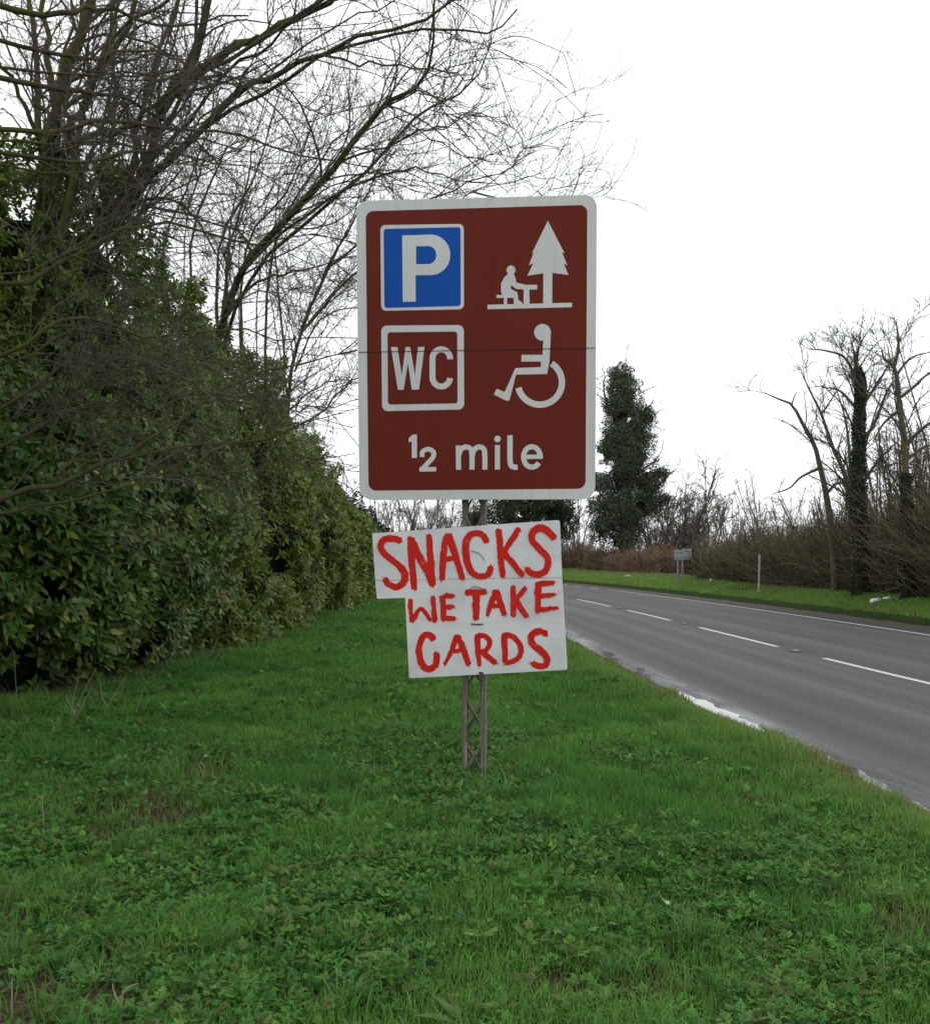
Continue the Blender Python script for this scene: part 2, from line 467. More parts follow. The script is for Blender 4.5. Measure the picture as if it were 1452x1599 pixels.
def interp(P, i, fr):
    n_ = P.shape[1]; u = fr * (n_ - 1 - 1e-6); a = u.astype(int); f = (u - a)
    if P.ndim == 3: f = f[:, None]
    return P[i, a] * (1 - f) + P[i, a + 1] * f
def sprout(rng, P, Rr, dens, lr, ang, up, wander, n2, rr, rmin, lmin, lmax, f0=.15, curve=0.0, bias=None, keep=.35):
    L = np.linalg.norm(np.diff(P, axis=1), axis=2).sum(1)
    cnt = rng.poisson(np.clip(L * dens, 0, 80))
    i = np.repeat(np.arange(len(P)), cnt)
    if len(i) == 0: return P[:0, :n2], Rr[:0, :n2]
    fr = f0 + (1 - f0) * rng.rand(len(i))
    p = interp(P, i, fr); r = interp(Rr, i, fr)
    q = interp(P, i, np.clip(fr + .04, 0, 1)) - interp(P, i, np.clip(fr - .04, 0, 1))
    d = norm(q)
    rv = rng.randn(len(i), 3); rv = norm(rv - (rv * d).sum(1, keepdims=True) * d)
    a = np.radians(ang[0] + (ang[1] - ang[0]) * rng.rand(len(i)))[:, None]
    d = np.cos(a) * d + np.sin(a) * rv
    d[:, 2] += up
    if bias is not None: d = d + np.asarray(bias)
    d = norm(d)
    ln = np.clip(L[i] * lr * (.45 + .9 * rng.rand(len(i))) * (1.15 - .75 * fr), lmin, lmax * (.6 + .4 * rng.rand(len(i))))
    r0 = np.clip(r * rr * (.7 + .4 * rng.rand(len(i))), rmin, None)
    r0 = np.minimum(r0, np.maximum(r * .85, rmin))
    st = ln / (n2 - 1)
    out_ = [p]
    cv = rng.randn(len(i), 3) * .12
    for k_ in range(n2 - 1):
        d = norm(d + rng.randn(len(i), 3) * wander + cv + np.array([[0, 0, curve]]))
        out_.append(out_[-1] + d * st[:, None])
    PP = np.stack(out_, 1)
    RR = r0[:, None] * np.linspace(1, keep, n2)[None]
    return PP, np.maximum(RR, rmin * .7)

def limbset(limbs, n_=16):
    P = np.stack([cat([at(*q) if q[2] > 8.5 else np.array(q, float) for q in L[0]], n_) for L in limbs])
    Rr = np.stack([np.interp(np.linspace(0, 1, n_) ** .9, [0, 1], [L[1], L[2]]) for L in limbs])
    return P, Rr

def put_tree(name, label, cat_, base, trunk_groups, twig_groups, mt, mw, group=None):
    e = empty(name, base); tag(e, label, cat_, group)
    V, Fc = tubes(trunk_groups); build('trunk', V, Fc, mt, e, smooth=True)
    V, Fc = tubes(twig_groups); build('branches', V, Fc, mw, e, smooth=True)
    return e

# ---- trees behind the laurel hedge (left): main limbs follow the photograph, twigs are grown
LG = 'bare trees behind the laurel hedge'
def near_tree(seed, label, base, limbs, d1=1.1, scale=1.0, bias=None, name='bare_tree', dup=1):
    rng = np.random.RandomState(seed)
    P, Rr = limbset(limbs)
    Rr = Rr * .7
    for q_ in range(dup):
        k_ = np.linspace(.1, 1, P.shape[1])[None, :, None] ** 1.2
        off = rng.randn(len(limbs), 1, 3) * np.array([.45, .7, .38]) * k_ + np.sin(np.linspace(0, 5, P.shape[1]) + rng.rand(len(limbs), 1) * 6)[:, :, None] * rng.randn(len(limbs), 1, 3) * .12 * k_
        P = np.concatenate([P, P[:len(limbs)] + off]); Rr = np.concatenate([Rr, Rr[:len(limbs)] * .5])
    P[:, 1:] += (rng.randn(*P[:, 1:].shape) * .022)
    P1, R1 = sprout(rng, P, Rr, d1 * 1.35, .42, (22, 50), .10, .13, 11, .36, .006, .6, 2.7, .12, .015, bias)
    P2, R2 = sprout(rng, P1, R1, 3.6 * scale, .45, (25, 55), .08, .13, 8, .5, .0038, .3, 1.3, .1, .02, bias)
    P3, R3 = sprout(rng, np.concatenate([P2]), R2, 6.5 * scale, .45, (25, 60), .08, .14, 6, .6, .0027, .12, .55, .1, .03)
    P3b, R3b = sprout(rng, P1, R1, 4.5 * scale, .15, (30, 70), .08, .14, 6, .4, .0027, .12, .5, .1, .03)
    P3 = np.concatenate([P3, P3b]); R3 = np.concatenate([R3, R3b])
    P4, R4 = sprout(rng, P3, R3, 6.0 * scale, .2, (35, 75), .05, .1, 3, .9, .0026, .03, .09, .2, .02, keep=1.5)
    return put_tree(name, label, 'tree', base, [(P, Rr, 9)], [(P1, R1, 6), (P2, R2, 4), (P3, R3, 3), (P4, R4, 3)], M_bark, M_twig, LG)

near_tree(1, 'tall mossy multi-stemmed bare tree rising at the far left above the laurel hedge', (-6.6, 13.6, 0), [
    ([(-6.6, 13.6, 0), (-6.0, 13.5, 3.5), (78, 240, 13.2), (95, 165, 13), (107, 103, 12.9), (136, 25, 12.7), (160, -120, 12.5)], .17, .07),
    ([(90, 190, 13.1), (76, 120, 13.2), (72, 60, 13.3), (62, -60, 13.4)], .07, .04),
    ([(-5.8, 13.5, 2), (66, 300, 13.8), (60, 180, 13.9), (55, 60, 14), (20, -80, 14.2)], .09, .04),
    ([(80, 260, 13.2), (40, 170, 12.9), (0, 90, 12.6), (-60, 0, 12.4)], .05, .02),
    ([(95, 165, 13), (130, 150, 12.6), (180, 60, 12), (256, 0, 11.4), (330, -60, 11)], .045, .02),
    ([(78, 240, 13.2), (140, 215, 12.6), (190, 205, 12.2), (240, 160, 11.8), (310, 110, 11.3), (400, 60, 10.8)], .06, .018),
    ([(-5.8, 13.5, 3.2), (110, 300, 13), (125, 200, 13), (150, 120, 13.2), (200, -40, 13.5)], .08, .03)], bias=(.12, -.02, 0), scale=.75)
near_tree(2, 'mossy bare tree with thick limbs leaning out over the middle of the hedge', (-6.3, 15.6, 0), [
    ([(-6.3, 15.6, 0), (-5.8, 15.3, 3), (150, 390, 14.2), (194, 310, 14), (238, 248, 13.8), (248, 174, 13.6), (290, 116, 13.4), (322, 37, 13.2), (330, -90, 13)], .14, .06),
    ([(248, 174, 13.6), (290, 120, 13.2), (372, 74, 12.6), (463, 29, 12), (540, -20, 11.6), (620, -90, 11.2)], .09, .03),
    ([(160, 370, 14.2), (200, 290, 14.2), (215, 200, 14.3), (240, 100, 14.4), (300, -40, 14.6)], .08, .03),
    ([(194, 310, 14), (262, 248, 13.2), (364, 148, 12.5), (430, 115, 12), (487, 87, 11.6), (600, 50, 11), (700, 8, 10.6), (760, -60, 10.3)], .075, .010),
    ([(170, 345, 14.1), (170, 260, 14.2), (180, 160, 14.3), (175, 60, 14.4), (190, -60, 14.5)], .06, .03),
    ([(262, 248, 13.2), (330, 190, 12.8), (420, 140, 12.2), (520, 80, 11.8), (600, 62, 11.3), (690, 45, 10.9), (750, 52, 10.5), (810, 20, 10.2)], .04, .010),
    ([(487, 87, 11.6), (560, 100, 11.3), (620, 104, 11), (700, 115, 10.7), (735, 128, 10.5), (780, 132, 10.4)], .02, .005)], bias=(.15, -.03, 0), scale=.8)
near_tree(3, 'slender bare tree forking upward beside the brown road sign', (-6.2, 21.0, 0), [
    ([(-6.2, 21, 0), (318, 640, 20.7), (347, 500, 20.0), (372, 434, 19), (409, 380, 17.5), (483, 306, 14.8), (529, 256, 14.4), (578, 190, 14), (600, 163, 13.8), (655, 130, 13.5), (672, 80, 13.2), (680, -20, 13)], .13, .015),
    ([(372, 434, 19), (430, 370, 16.5), (520, 310, 14.2), (600, 272, 13.6), (650, 262, 13.2), (700, 278, 12.8), (760, 282, 12.5)], .04, .006),
    ([(529, 256, 14.4), (600, 225, 14), (660, 205, 13.6), (720, 185, 13.2), (790, 160, 12.9)], .025, .006),
    ([(578, 190, 14), (650, 140, 13.8), (700, 170, 13.5), (730, 180, 13.3), (760, 200, 13)], .018, .005),
    ([(600, 163, 13.8), (650, 200, 13.4), (720, 240, 13), (790, 260, 12.6), (830, 215, 12.3)], .015, .004),
    ([(347, 500, 20), (400, 440, 18.4), (470, 420, 17), (560, 400, 16)], .05, .01),
    ([(347, 500, 20), (360, 380, 20), (390, 260, 20), (420, 120, 20)], .05, .01)], d1=1.15, bias=(.10, 0, .03), scale=.72)
near_tree(4, 'bare tree off the left edge sending long low mossy branches across the hedge face', (-6.6, 9.0, 0), [
    ([(-6.6, 9, 0), (-6.4, 9, 2.2), (-5.9, 9, 3.8), (-5.6, 9.2, 5.4), (-5.4, 9.4, 8)], .16, .07),
    ([(-6.4, 9, 1.8), (-60, 800, 8.9), (20, 772, 9), (88, 754, 9.1), (185, 714, 9.3), (247, 675, 9.5), (335, 617, 9.8), (397, 587, 10), (485, 565, 10.2), (557, 549, 10.4)], .05, .007),
    ([(88, 742, 9.1), (110, 718, 9.2), (176, 719, 9.3), (264, 701, 9.5), (353, 692, 9.8), (427, 684, 10), (498, 650, 10.2), (525, 615, 10.3), (553, 587, 10.4)], .024, .011),
    ([(185, 714, 9.3), (220, 732, 9.6), (286, 743, 9.9), (388, 732, 10.2), (463, 714, 10.4), (553, 728, 10.6)], .02, .006),
    ([(-6.0, 9, 3.5), (0, 560, 9.2), (80, 508, 9.4), (150, 500, 9.6), (250, 525, 9.9), (330, 515, 10.2), (420, 528, 10.5), (557, 529, 10.8)], .035, .007),
    ([(-5.9, 9, 3.9), (30, 440, 9.2), (120, 400, 9.4), (178, 364, 9.6), (240, 351, 9.8), (330, 368, 10.1), (413, 380, 10.4), (496, 364, 10.7), (600, 395, 11)], .035, .006),
    ([(-5.6, 9.2, 5.2), (0, 244, 9.6), (145, 248, 9.9), (231, 231, 10.2), (320, 215, 10.5), (400, 240, 10.8)], .035, .008),
    ([(-5.6, 9.2, 5.4), (0, 207, 9.5), (83, 205, 9.8), (145, 192, 10), (231, 198, 10.3), (314, 207, 10.6), (372, 206, 10.9), (455, 240, 11.2), (529, 252, 11.5), (640, 290, 11.8)], .04, .007),
    ([(-5.5, 9.3, 6.2), (0, 124, 9.6), (83, 140, 9.8), (174, 145, 10.1), (231, 174, 10.3), (289, 206, 10.6), (350, 260, 10.9)], .045, .008),
    ([(-6.2, 9, 2.8), (0, 640, 9.2), (100, 560, 9.4), (180, 585, 9.6), (300, 560, 9.9), (420, 600, 10.2)], .03, .006),
    ([(-6.2, 9, 2.4), (0, 700, 9.2), (90, 640, 9.3), (200, 650, 9.5), (330, 610, 9.8), (440, 640, 10.1)], .03, .006),
    ([(-5.4, 9.4, 7), (60, 20, 9.8), (140, 10, 10.2), (250, 40, 10.6), (380, 20, 11)], .05, .012),
    ([(-5.5, 9.3, 6.6), (-10, 60, 9.6), (110, 90, 9.9), (220, 80, 10.2), (330, 110, 10.5)], .04, .01)], d1=1.5, bias=(.1, .04, 0))
near_tree(5, 'thin upright bare sapling cluster deeper behind the laurel hedge', (-6.5, 21, 0), [
    ([(-6.5 + .3 * k, 21 + .3 * k, 0), (-6.3 + .3 * k, 21 + .3 * k, 3), (170 + 42 * k, 420, 21 + .3 * k), (190 + 52 * k, 250 + 20 * (k % 3), 21), (215 + 62 * k, 60 + 50 * ((k * 5) % 4), 21)], .07, .012) for k in range(7)], d1=.8, bias=(.05, 0, .12), scale=.8)
near_tree(6, 'bare tree with arching twigs directly behind the brown sign', (-5.6, 30, 0), [
    ([(-5.6, 30, 0), (450, 640, 29.5), (470, 520, 28), (510, 420, 25), (560, 330, 22), (600, 240, 21.5)], .10, .012),
    ([(450, 640, 29.5), (440, 500, 29), (430, 360, 28), (440, 240, 27)], .06, .012),
    ([(470, 520, 28), (540, 440, 22.4), (640, 370, 21.8), (740, 300, 21.2), (830, 240, 20.6)], .05, .008),
    ([(510, 420, 25), (620, 340, 22), (720, 290, 21.4), (800, 262, 21), (828, 235, 20.8)], .04, .006),
    ([(740, 300, 21.2), (850, 330, 20.6), (890, 310, 20), (905, 265, 19.8), (915, 240, 19.6)], .02, .006),
    ([(720, 360, 21.5), (840, 340, 21), (940, 296, 20.6), (945, 290, 20.5)], .015, .004),
    ([(640, 370, 21.8), (800, 325, 21), (868, 262, 20.6), (880, 220, 20.4)], .015, .004),
    ([(450, 640, 29.5), (500, 600, 27), (560, 590, 22.6), (640, 560, 22.2)], .04, .008),
    ([(460, 580, 28.8), (500, 500, 26), (560, 480, 22.6), (640, 470, 22.2)], .04, .008)], d1=1.1, bias=(.10, 0, .05), scale=.68)

# ---- laurel hedge
def htop(y): return np.interp(y, [3, 10.5, 13, 18, 22, 27, 34, 38, 42], [5.6, 5.9, 6.8, 6.7, 6.3, 5.9, 5.3, 4.4, 3.5]) + (vnoise(y * .9, 2.2) - .5) * .9 + (vnoise(y * 2.3, 6.2) - .5) * .5
def hoff(y, z, H):
    k = z / H
    o = -1.9 * np.clip(k - .45, 0, 1) ** 1.3 - .60 * np.clip(.15 - k, 0, 1) / .15 * np.clip((18 - y) / 5, .2, 1)
    return o + (fbm(y * .42, z * .5, 1.7, 2) - .5) * 2.4 + (fbm(y * 1.9, z * 1.9, 4.1, 2) - .5) * .7

def leaf_template(L=.135, W=.055, droop=.25, fold=.25, seg=2):
    """leaf along +z, face +y"""
    V = []
    if seg == 2: prof = [(0, .10), (.35, 1), (.75, .75), (1, 0)]
    else: prof = [(0, .15), (.5, 1), (1, 0)]
    for s, w_ in prof:
        z = s * L; y = -droop * L * s * s
        V += [[-w_ * W / 2, y + fold * w_ * W / 2, z], [0, y, z], [w_ * W / 2, y + fold * w_ * W / 2, z]]
    V = np.array(V)
    q = []
    for k in range(len(prof) - 1):
        a = 3 * k
        q += [[a, a + 1, a + 4, a + 3], [a + 1, a + 2, a + 5, a + 4]]
    return V, [np.array(q)]
LT, LF = leaf_template()
LT2, LF2 = leaf_template(seg=1)

def shoot_leaves(rng, pos, axis, nl, size, tint_fn, simple=False, spread=(35, 80), cl=.10):
    """nl leaves whorled round each shoot tip"""
    N = len(pos)
    i = np.repeat(np.arange(N), nl)
    B = basis(axis, rng.rand(N) * 6.28)[i]
    k = np.tile(np.arange(nl), N)
    az = k * 2.4 + rng.rand(len(i)) * .6
    el = np.radians(spread[0] + (spread[1] - spread[0]) * (1 - k / nl) + rng.randn(len(i)) * 10)
    loc = np.stack([np.sin(el) * np.cos(az), np.sin(el) * np.sin(az), np.cos(el)], -1)
    ld = np.einsum('nij,nj->ni', B, loc)
    ld[:, 2] -= .15
    ax = B[:, :, 2]
    z = norm(ld); x = norm(np.cross(ax + 1e-3, z)); x = norm(x + rng.randn(*x.shape) * .25); x = norm(x - (x * z).sum(1, keepdims=True) * z)
    y = np.cross(z, x)
    s = size[i] * (.7 + .5 * rng.rand(len(i)))
    M = np.stack([x, y, z], 2) * s[:, None, None]
    p = pos[i] - ax * (cl * (1 - k / nl) * size[i])[:, None]
    tint = tint_fn(i, rng)
    return instance(LT2 if simple else LT, LF2 if simple else LF, p, M, tint)

rng = np.random.RandomState(11)
def hedge_points(rng, y0, y1, dens, topdens):
    n1 = int((y1 - y0) * 6.0 * dens)
    y = y0 + (y1 - y0) * rng.rand(n1); H = htop(y)
    z = .12 + (H - .12) * rng.rand(n1)
    inn = rng.exponential(.13, n1) * np.where(rng.rand(n1) < .25, 2.4, 1)
    x = hface(y) + hoff(y, z, H) - inn
    p1 = np.stack([x, y, z + ngr(x, y) * 0], 1)
    a1 = np.stack([np.ones(n1), -.35 * np.ones(n1), .45 * np.ones(n1)], 1) + rng.randn(n1, 3) * .45
    n2 = int((y1 - y0) * 2.6 * topdens)
    y = y0 + (y1 - y0) * rng.rand(n2); H = htop(y)
    back = rng.rand(n2) ** 1.3 * 2.6
    x = hface(y) + hoff(y, H, H) - back
    z = H + (vnoise(x * 1.2, y * 1.2, 3) - .5) * .6 - rng.exponential(.18, n2) - .08 * back
    p2 = np.stack([x, y, z], 1)
    a2 = np.stack([.3 * np.ones(n2), -.2 * np.ones(n2), np.ones(n2)], 1) + rng.randn(n2, 3) * .45
    return np.concatenate([p1, p2]), np.concatenate([a1, a2])
parts = []
for y0, y1, dn, td, simple in ((3.5, 7.5, 60, 45, True), (7.5, 15, 150, 110, False), (15, 24, 100, 60, False), (24, 42, 75, 45, True)):
    p, a = hedge_points(rng, y0, y1, dn, td)
    thin = vnoise(p[:, 1] * 1.3, p[:, 2] * 1.3, 9) * .8 + .35
    thin = thin + .3 * (p[:, 2] > 3)
    keep = (rng.rand(len(p)) < thin) & ~((p[:, 2] < .5) & (p[:, 1] < 15) & (rng.rand(len(p)) < .75))
    p, a = p[keep], a[keep]
    sz = (.85 + .5 * vnoise(p[:, 1] * .5, p[:, 2] * .5, 2)) * (1.0 if y0 < 24 else 1.15)
    sz *= np.where(p[:, 2] > 3.6, .75, 1)
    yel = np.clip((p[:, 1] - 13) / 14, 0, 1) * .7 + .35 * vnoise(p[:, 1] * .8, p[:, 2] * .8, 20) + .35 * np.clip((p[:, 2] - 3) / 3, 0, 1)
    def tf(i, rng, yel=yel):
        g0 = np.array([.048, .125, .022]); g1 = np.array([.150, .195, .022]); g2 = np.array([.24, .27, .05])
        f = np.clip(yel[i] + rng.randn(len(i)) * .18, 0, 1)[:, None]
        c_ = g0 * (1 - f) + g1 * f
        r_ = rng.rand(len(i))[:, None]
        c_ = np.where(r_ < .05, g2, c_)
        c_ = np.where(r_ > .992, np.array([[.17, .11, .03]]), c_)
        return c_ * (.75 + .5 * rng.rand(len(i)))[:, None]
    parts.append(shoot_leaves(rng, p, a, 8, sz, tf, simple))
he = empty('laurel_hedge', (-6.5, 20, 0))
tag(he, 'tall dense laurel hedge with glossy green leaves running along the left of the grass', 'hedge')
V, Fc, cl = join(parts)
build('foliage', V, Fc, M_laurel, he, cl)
print('laurel verts', len(V))
# solid core behind the leaves, its dark colour painting the shade inside the hedge
def thicket(name, m, parent, y0, y1, facef, topf, setback, depth, nz=14, dy=.35, offf=None, zb=.0):
    yy = np.arange(y0, y1, dy); rows = []
    prof = []
    for y in yy:
        H = float(topf(y)) - setback * 1.15
        zs = np.linspace(zb, H, nz)
        o = offf(np.full(nz, y), zs, H) if offf is not None else np.zeros(nz)
        xf = facef(y) + o - setback + (fbm(np.full(nz, y) * 3, zs * 3, 5, 2) - .5) * .5
        front = np.stack([xf, np.full(nz, y), zs + (vnoise(y * 3, zs * 3) - .5) * .2 * (zs > .1)], 1)
        back = np.stack([xf[::-1] - depth, np.full(nz, y), zs[::-1]], 1)
        rows.append(np.concatenate([front, back]))
    A = np.array(rows); a, b2 = A.shape[:2]
    i = np.arange(a * b2).reshape(a, b2)
    q = np.stack([i[:-1, :-1], i[:-1, 1:], i[1:, 1:], i[1:, :-1]], -1).reshape(-1, 4)
    caps = [i[0][None, ::-1], i[-1][None]]
    return build(name, A.reshape(-1, 3), [q] + caps, m, parent)
M_core = plain('hedge_inner_shade', (.014, .022, .008), 1.0, .5, 9)
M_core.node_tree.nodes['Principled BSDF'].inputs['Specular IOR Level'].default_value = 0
thicket('shade_core', M_core, he, 3.5, 41.8, hface, htop, .75, 1.6, offf=hoff)
# ---- darker evergreen shrubbery further along
def blob_foliage(rng, n_, centre, rad, lump=.35, shell=.55, flat=1.0):
    d = norm(rng.randn(n_, 3))
    lum = 1 + lump * (fbm(d[:, 0] * 2.2 + centre[1], d[:, 1] * 2.2, d[:, 2] * 2.2 + 9, 3) - .5) * 2
    r = (1 - shell * rng.rand(n_) ** 2.2) * lum
    return np.asarray(centre) + d * r[:, None] * np.asarray(rad), d
def simple_leaves(rng, p, nrm, size, tints, jit=.7, tmpl=None):
    z = norm(np.cross(nrm + rng.randn(*nrm.shape) * jit, rng.randn(*nrm.shape)))
    y = norm(nrm + rng.randn(*nrm.shape) * jit); y = norm(y - (y * z).sum(1, keepdims=True) * z)
    x = np.cross(y, z)
    s = size * (.7 + .6 * rng.rand(len(p)))
    T, TF = tmpl or QT
    return instance(T, TF, p, np.stack([x, y, z], 2) * s[:, None, None], tints)
QT = (np.array([[0, 0, -.5], [.36, .06, 0], [0, 0, .5], [-.36, .06, 0]]), [np.array([[0, 1, 2, 3]])])
def tints(rng, n_, cols, v=.35):
    cols = np.array(cols); i = rng.randint(0, len(cols), n_)
    return cols[i] * (1 - v / 2 + v * rng.rand(n_))[:, None]

def evergreen_shrub(seed, label, blobs, cols, leaf, dens, group=None):
    rng = np.random.RandomState(seed)
    b0 = blobs[0][0]
    e = empty('evergreen_shrub', (b0[0], b0[1], 0)); tag(e, label, 'shrub', group)
    parts = []
    st = []
    for c_, r_ in blobs:
        n_ = int(dens * r_[0] * r_[2] * 12)
        p, d = blob_foliage(rng, n_, c_, r_)
        k = p[:, 2] > .05; p, d = p[k], d[k]
        parts.append(simple_leaves(rng, p, d, np.full(len(p), leaf), tints(rng, len(p), cols, .6)))
        for j in range(5):
            q = np.array(c_) + rng.randn(3) * .4 * np.array(r_)
            st.append(cat([[c_[0] + .1 * j, c_[1], 0], [(c_[0] + q[0]) / 2, q[1], q[2] * .5], q], 6))
    V, Fc, cl = join(parts); build('foliage', V, Fc, M_ivy, e, cl)
    st = np.array(st); V, Fc = tubes([(st, np.full(st.shape[:2], .03), 5)]); build('stems', V, Fc, M_twig, e)
    return e
dk = [(.018, .038, .012), (.026, .05, .014), (.014, .026, .010)]
def hx(y, off=0): return float(cx(y)) + off
evergreen_shrub(21, 'dark evergreen shrub where the laurel hedge ends', [((hx(44, -9.9), 44, 2.0), (1.7, 2.4, 2.3)), ((hx(48, -9.3), 48, 1.9), (1.6, 2.4, 2.1))], dk, .13, 330, 'dark shrubs past the laurel hedge')
evergreen_shrub(22, 'lower dark shrub beyond the hedge end, almost hidden by the painted board', [((hx(53, -8.9), 53, 1.7), (1.7, 3, 2.0)), ((hx(60, -8.6), 60, 1.6), (1.8, 3.5, 1.9))], dk, .15, 260, 'dark shrubs past the laurel hedge')
evergreen_shrub(23, 'tall dark conifer-like shrub standing behind the far end of the laurel', [((hx(40, -12.0), 41, 3.0), (1.7, 2.0, 3.0))], dk, .12, 260, 'dark shrubs past the laurel hedge')

# ------------------------------------------------------------------ far side of the road
def bare_tree(seed, label, x, y, h, group, trunk_r=.14, stems=1, spread=.35, d1=1.0, d2=1.4, d3=2.2, rmin=.009, lean=(0, 0), mw=None, limbs=None, f0=.25, z0=.5, name='bare_tree'):
    rng = np.random.RandomState(seed)
    L = []
    for k in range(stems):
        a = rng.rand() * 6.28; sp = spread * (h * .5) * (0 if stems == 1 else 1)
        x0, y0 = x + .12 * k * math.cos(a), y + .12 * k * math.sin(a)
        top = [x + lean[0] * h + sp * math.cos(a), y + lean[1] * h + sp * math.sin(a), z0 + h * (.75 + .25 * rng.rand())]
        mid = [(x0 * .6 + top[0] * .4) + rng.randn() * .03 * h, (y0 * .6 + top[1] * .4), z0 + h * .45]
        L.append(([[x0, y0, z0 - .3], [x0 + rng.randn() * .03, y0, z0 + h * .15], mid, top], trunk_r * (1 if stems == 1 else .7), rmin * 1.6))
    if limbs: L = limbs
    P = np.stack([cat([at(*q) if isinstance(q, tuple) else q for q in l_[0]], 14) for l_ in L])
    Rr = np.stack([np.interp(np.linspace(0, 1, 14), [0, 1], [l_[1], l_[2]]) for l_ in L])
    P1, R1 = sprout(rng, P, Rr, d1, .42, (25, 50), .25, .10, 9, .36, rmin, h * .08, h * .45, f0, .03)
    P2, R2 = sprout(rng, P1, R1, d2, .5, (22, 50), .15, .1, 7, .6, rmin, h * .05, h * .2, .1, .03)
    P3, R3 = sprout(rng, P2, R2, d3, .5, (25, 55), .1, .12, 5, .7, rmin * .75, h * .03, h * .1, .05, .03)
    return put_tree(name, label, 'tree', (x, y, z0), [(P, Rr, 7)], [(P1, R1, 5), (P2, R2, 3), (P3, R3, 3)], M_farbark, mw or M_farbark, group)

GR = 'bare trees on the far side of the road'
# the leaning trunk, the two ivy clad trunks and their neighbours
b = at(1302, 925, 33)
bare_tree(31, 'bare tree whose single trunk leans toward the gap in the sky', b[0], 33, 4.4, GR, limbs=[
    ([tuple((1304, 935, 33.00)), (1300, 850, 33.00), (1290, 775, 33.00), (1280, 730, 33.00), (1270, 692, 33.00), (1250, 657, 33.00), (1236, 632, 33.00), (1212, 622, 33.00), (1193, 613, 33.00)], .125, .012),
    ([(1278, 731, 33.00), (1250, 745, 32.74), (1232, 762, 32.57), (1205, 772, 32.31)], .05, .012),
    ([(1292, 768, 33.00), (1306, 755, 33.17), (1322, 752, 33.26), (1335, 735, 33.43)], .06, .015),
    ([(1236, 632, 33.00), (1238, 624, 33.00), (1243, 612, 33.00)], .03, .012)], d1=1.2, d2=2.6, d3=4.2, rmin=.010, f0=.3)
b = at(1335, 905, 40)
bare_tree(32, 'slim bare tree with a crooked stem beside the leaning trunk', b[0], 40, 8, GR, limbs=[
    ([(1335, 905, 40), (1322, 757, 40), (1300, 700, 40), (1282, 647, 40), (1265, 612, 40), (1253, 586, 40)], .11, .014),
    ([(1330, 800, 40), (1325, 700, 40), (1318, 650, 40), (1303, 600, 40)], .08, .014),
    ([(1282, 647, 40), (1300, 620, 40), (1320, 590, 40)], .04, .012)], d1=1.6, d2=2.8, d3=4.4, rmin=.010, f0=.2)
def ivy_trunk(rng, pts, r0, r1, n_, leaf, cols):
    Pp = cat(pts, 30); i = rng.rand(n_) ** 1.0 * 28.999; a = i.astype(int); f = (i - a)[:, None]
    p = Pp[a] * (1 - f) + Pp[a + 1] * f
    th = rng.rand(n_) * 6.28
    rad = (r0 + (r1 - r0) * i / 29) * (.75 + .5 * fbm(i * .9, np.cos(th) * 1.2, np.sin(th) * 1.2)) * (.7 + .35 * rng.rand(n_))
    d = np.stack([np.cos(th), np.sin(th), .3 + 0 * th], 1)
    return simple_leaves(rng, p + d * rad[:, None] * np.array([1, 1, .3]), d, np.full(n_, leaf), tints(rng, n_, cols, .6), .5)
iv = [(.022, .042, .018), (.016, .033, .016), (.035, .05, .02)]
b = at(1340, 930, 31)
e = bare_tree(33, 'bare tree with its straight trunk thickly clad in dark ivy', b[0], 31, 5.8, GR, limbs=[
    ([(1342, 938, 31.00), (1340, 850, 31.00), (1340, 700, 31.00), (1341, 620, 31.00), (1336, 575, 31.00), (1332, 545, 31.00)], .15, .025),
    ([(1341, 640, 31.00), (1355, 620, 31.00), (1375, 590, 31.00), (1392, 560, 31.00)], .07, .02),
    ([(1345, 690, 31.00), (1365, 660, 31.26), (1385, 610, 31.43), (1400, 590, 31.52)], .07, .02),
    ([(1338, 600, 31.00), (1320, 560, 30.83), (1290, 548, 30.66), (1262, 545, 30.48)], .05, .015),
    ([(1336, 575, 31.00), (1340, 545, 31.00), (1352, 520, 31.00)], .05, .012),
    ([(1344, 760, 31.00), (1370, 720, 30.66), (1400, 690, 30.40)], .06, .02),
    ([(1338, 640, 31.00), (1310, 610, 31.43), (1282, 605, 31.69)], .05, .015)], d1=2.4, d2=4.8, d3=6.5, rmin=.010, f0=.15)
rng = np.random.RandomState(5)
V, Fc, cl = ivy_trunk(rng, [at(1343, 932, 31), at(1340, 800, 31), at(1340, 700, 31), at(1342, 600, 31), at(1338, 575, 31)], .31, .10, 11000, .08, iv)
build('ivy_leaves', V, Fc, M_ivy, e, cl)
b = at(1417, 935, 28)
e = bare_tree(34, 'tall bare tree nearest the right edge with crooked upper fork', b[0], 28, 5.8, GR, limbs=[
    ([(1418, 942, 28.00), (1417, 850, 28.00), (1412, 700, 28.00), (1404, 637, 28.00), (1400, 590, 28.00), (1393, 570, 28.00), (1380, 561, 28.00), (1376, 545, 28.00)], .115, .018),
    ([(1396, 572, 28.00), (1402, 545, 28.00), (1401, 520, 28.00), (1398, 500, 28.00)], .05, .015),
    ([(1415, 693, 28.00), (1430, 678, 27.82), (1452, 660, 27.55), (1490, 640, 27.10)], .07, .02),
    ([(1406, 620, 28.00), (1425, 605, 27.82), (1447, 585, 27.55), (1480, 570, 27.10)], .05, .015),
    ([(1400, 585, 28.00), (1415, 565, 28.00), (1430, 555, 28.00), (1452, 550, 28.00)], .04, .012),
    ([(1404, 640, 28.00), (1380, 660, 28.18), (1362, 690, 28.36)], .05, .015),
    ([(1412, 720, 28.00), (1440, 700, 28.00), (1470, 690, 28.00)], .05, .015)], d1=2.6, d2=4.9, d3=6.5, rmin=.009, f0=.12)
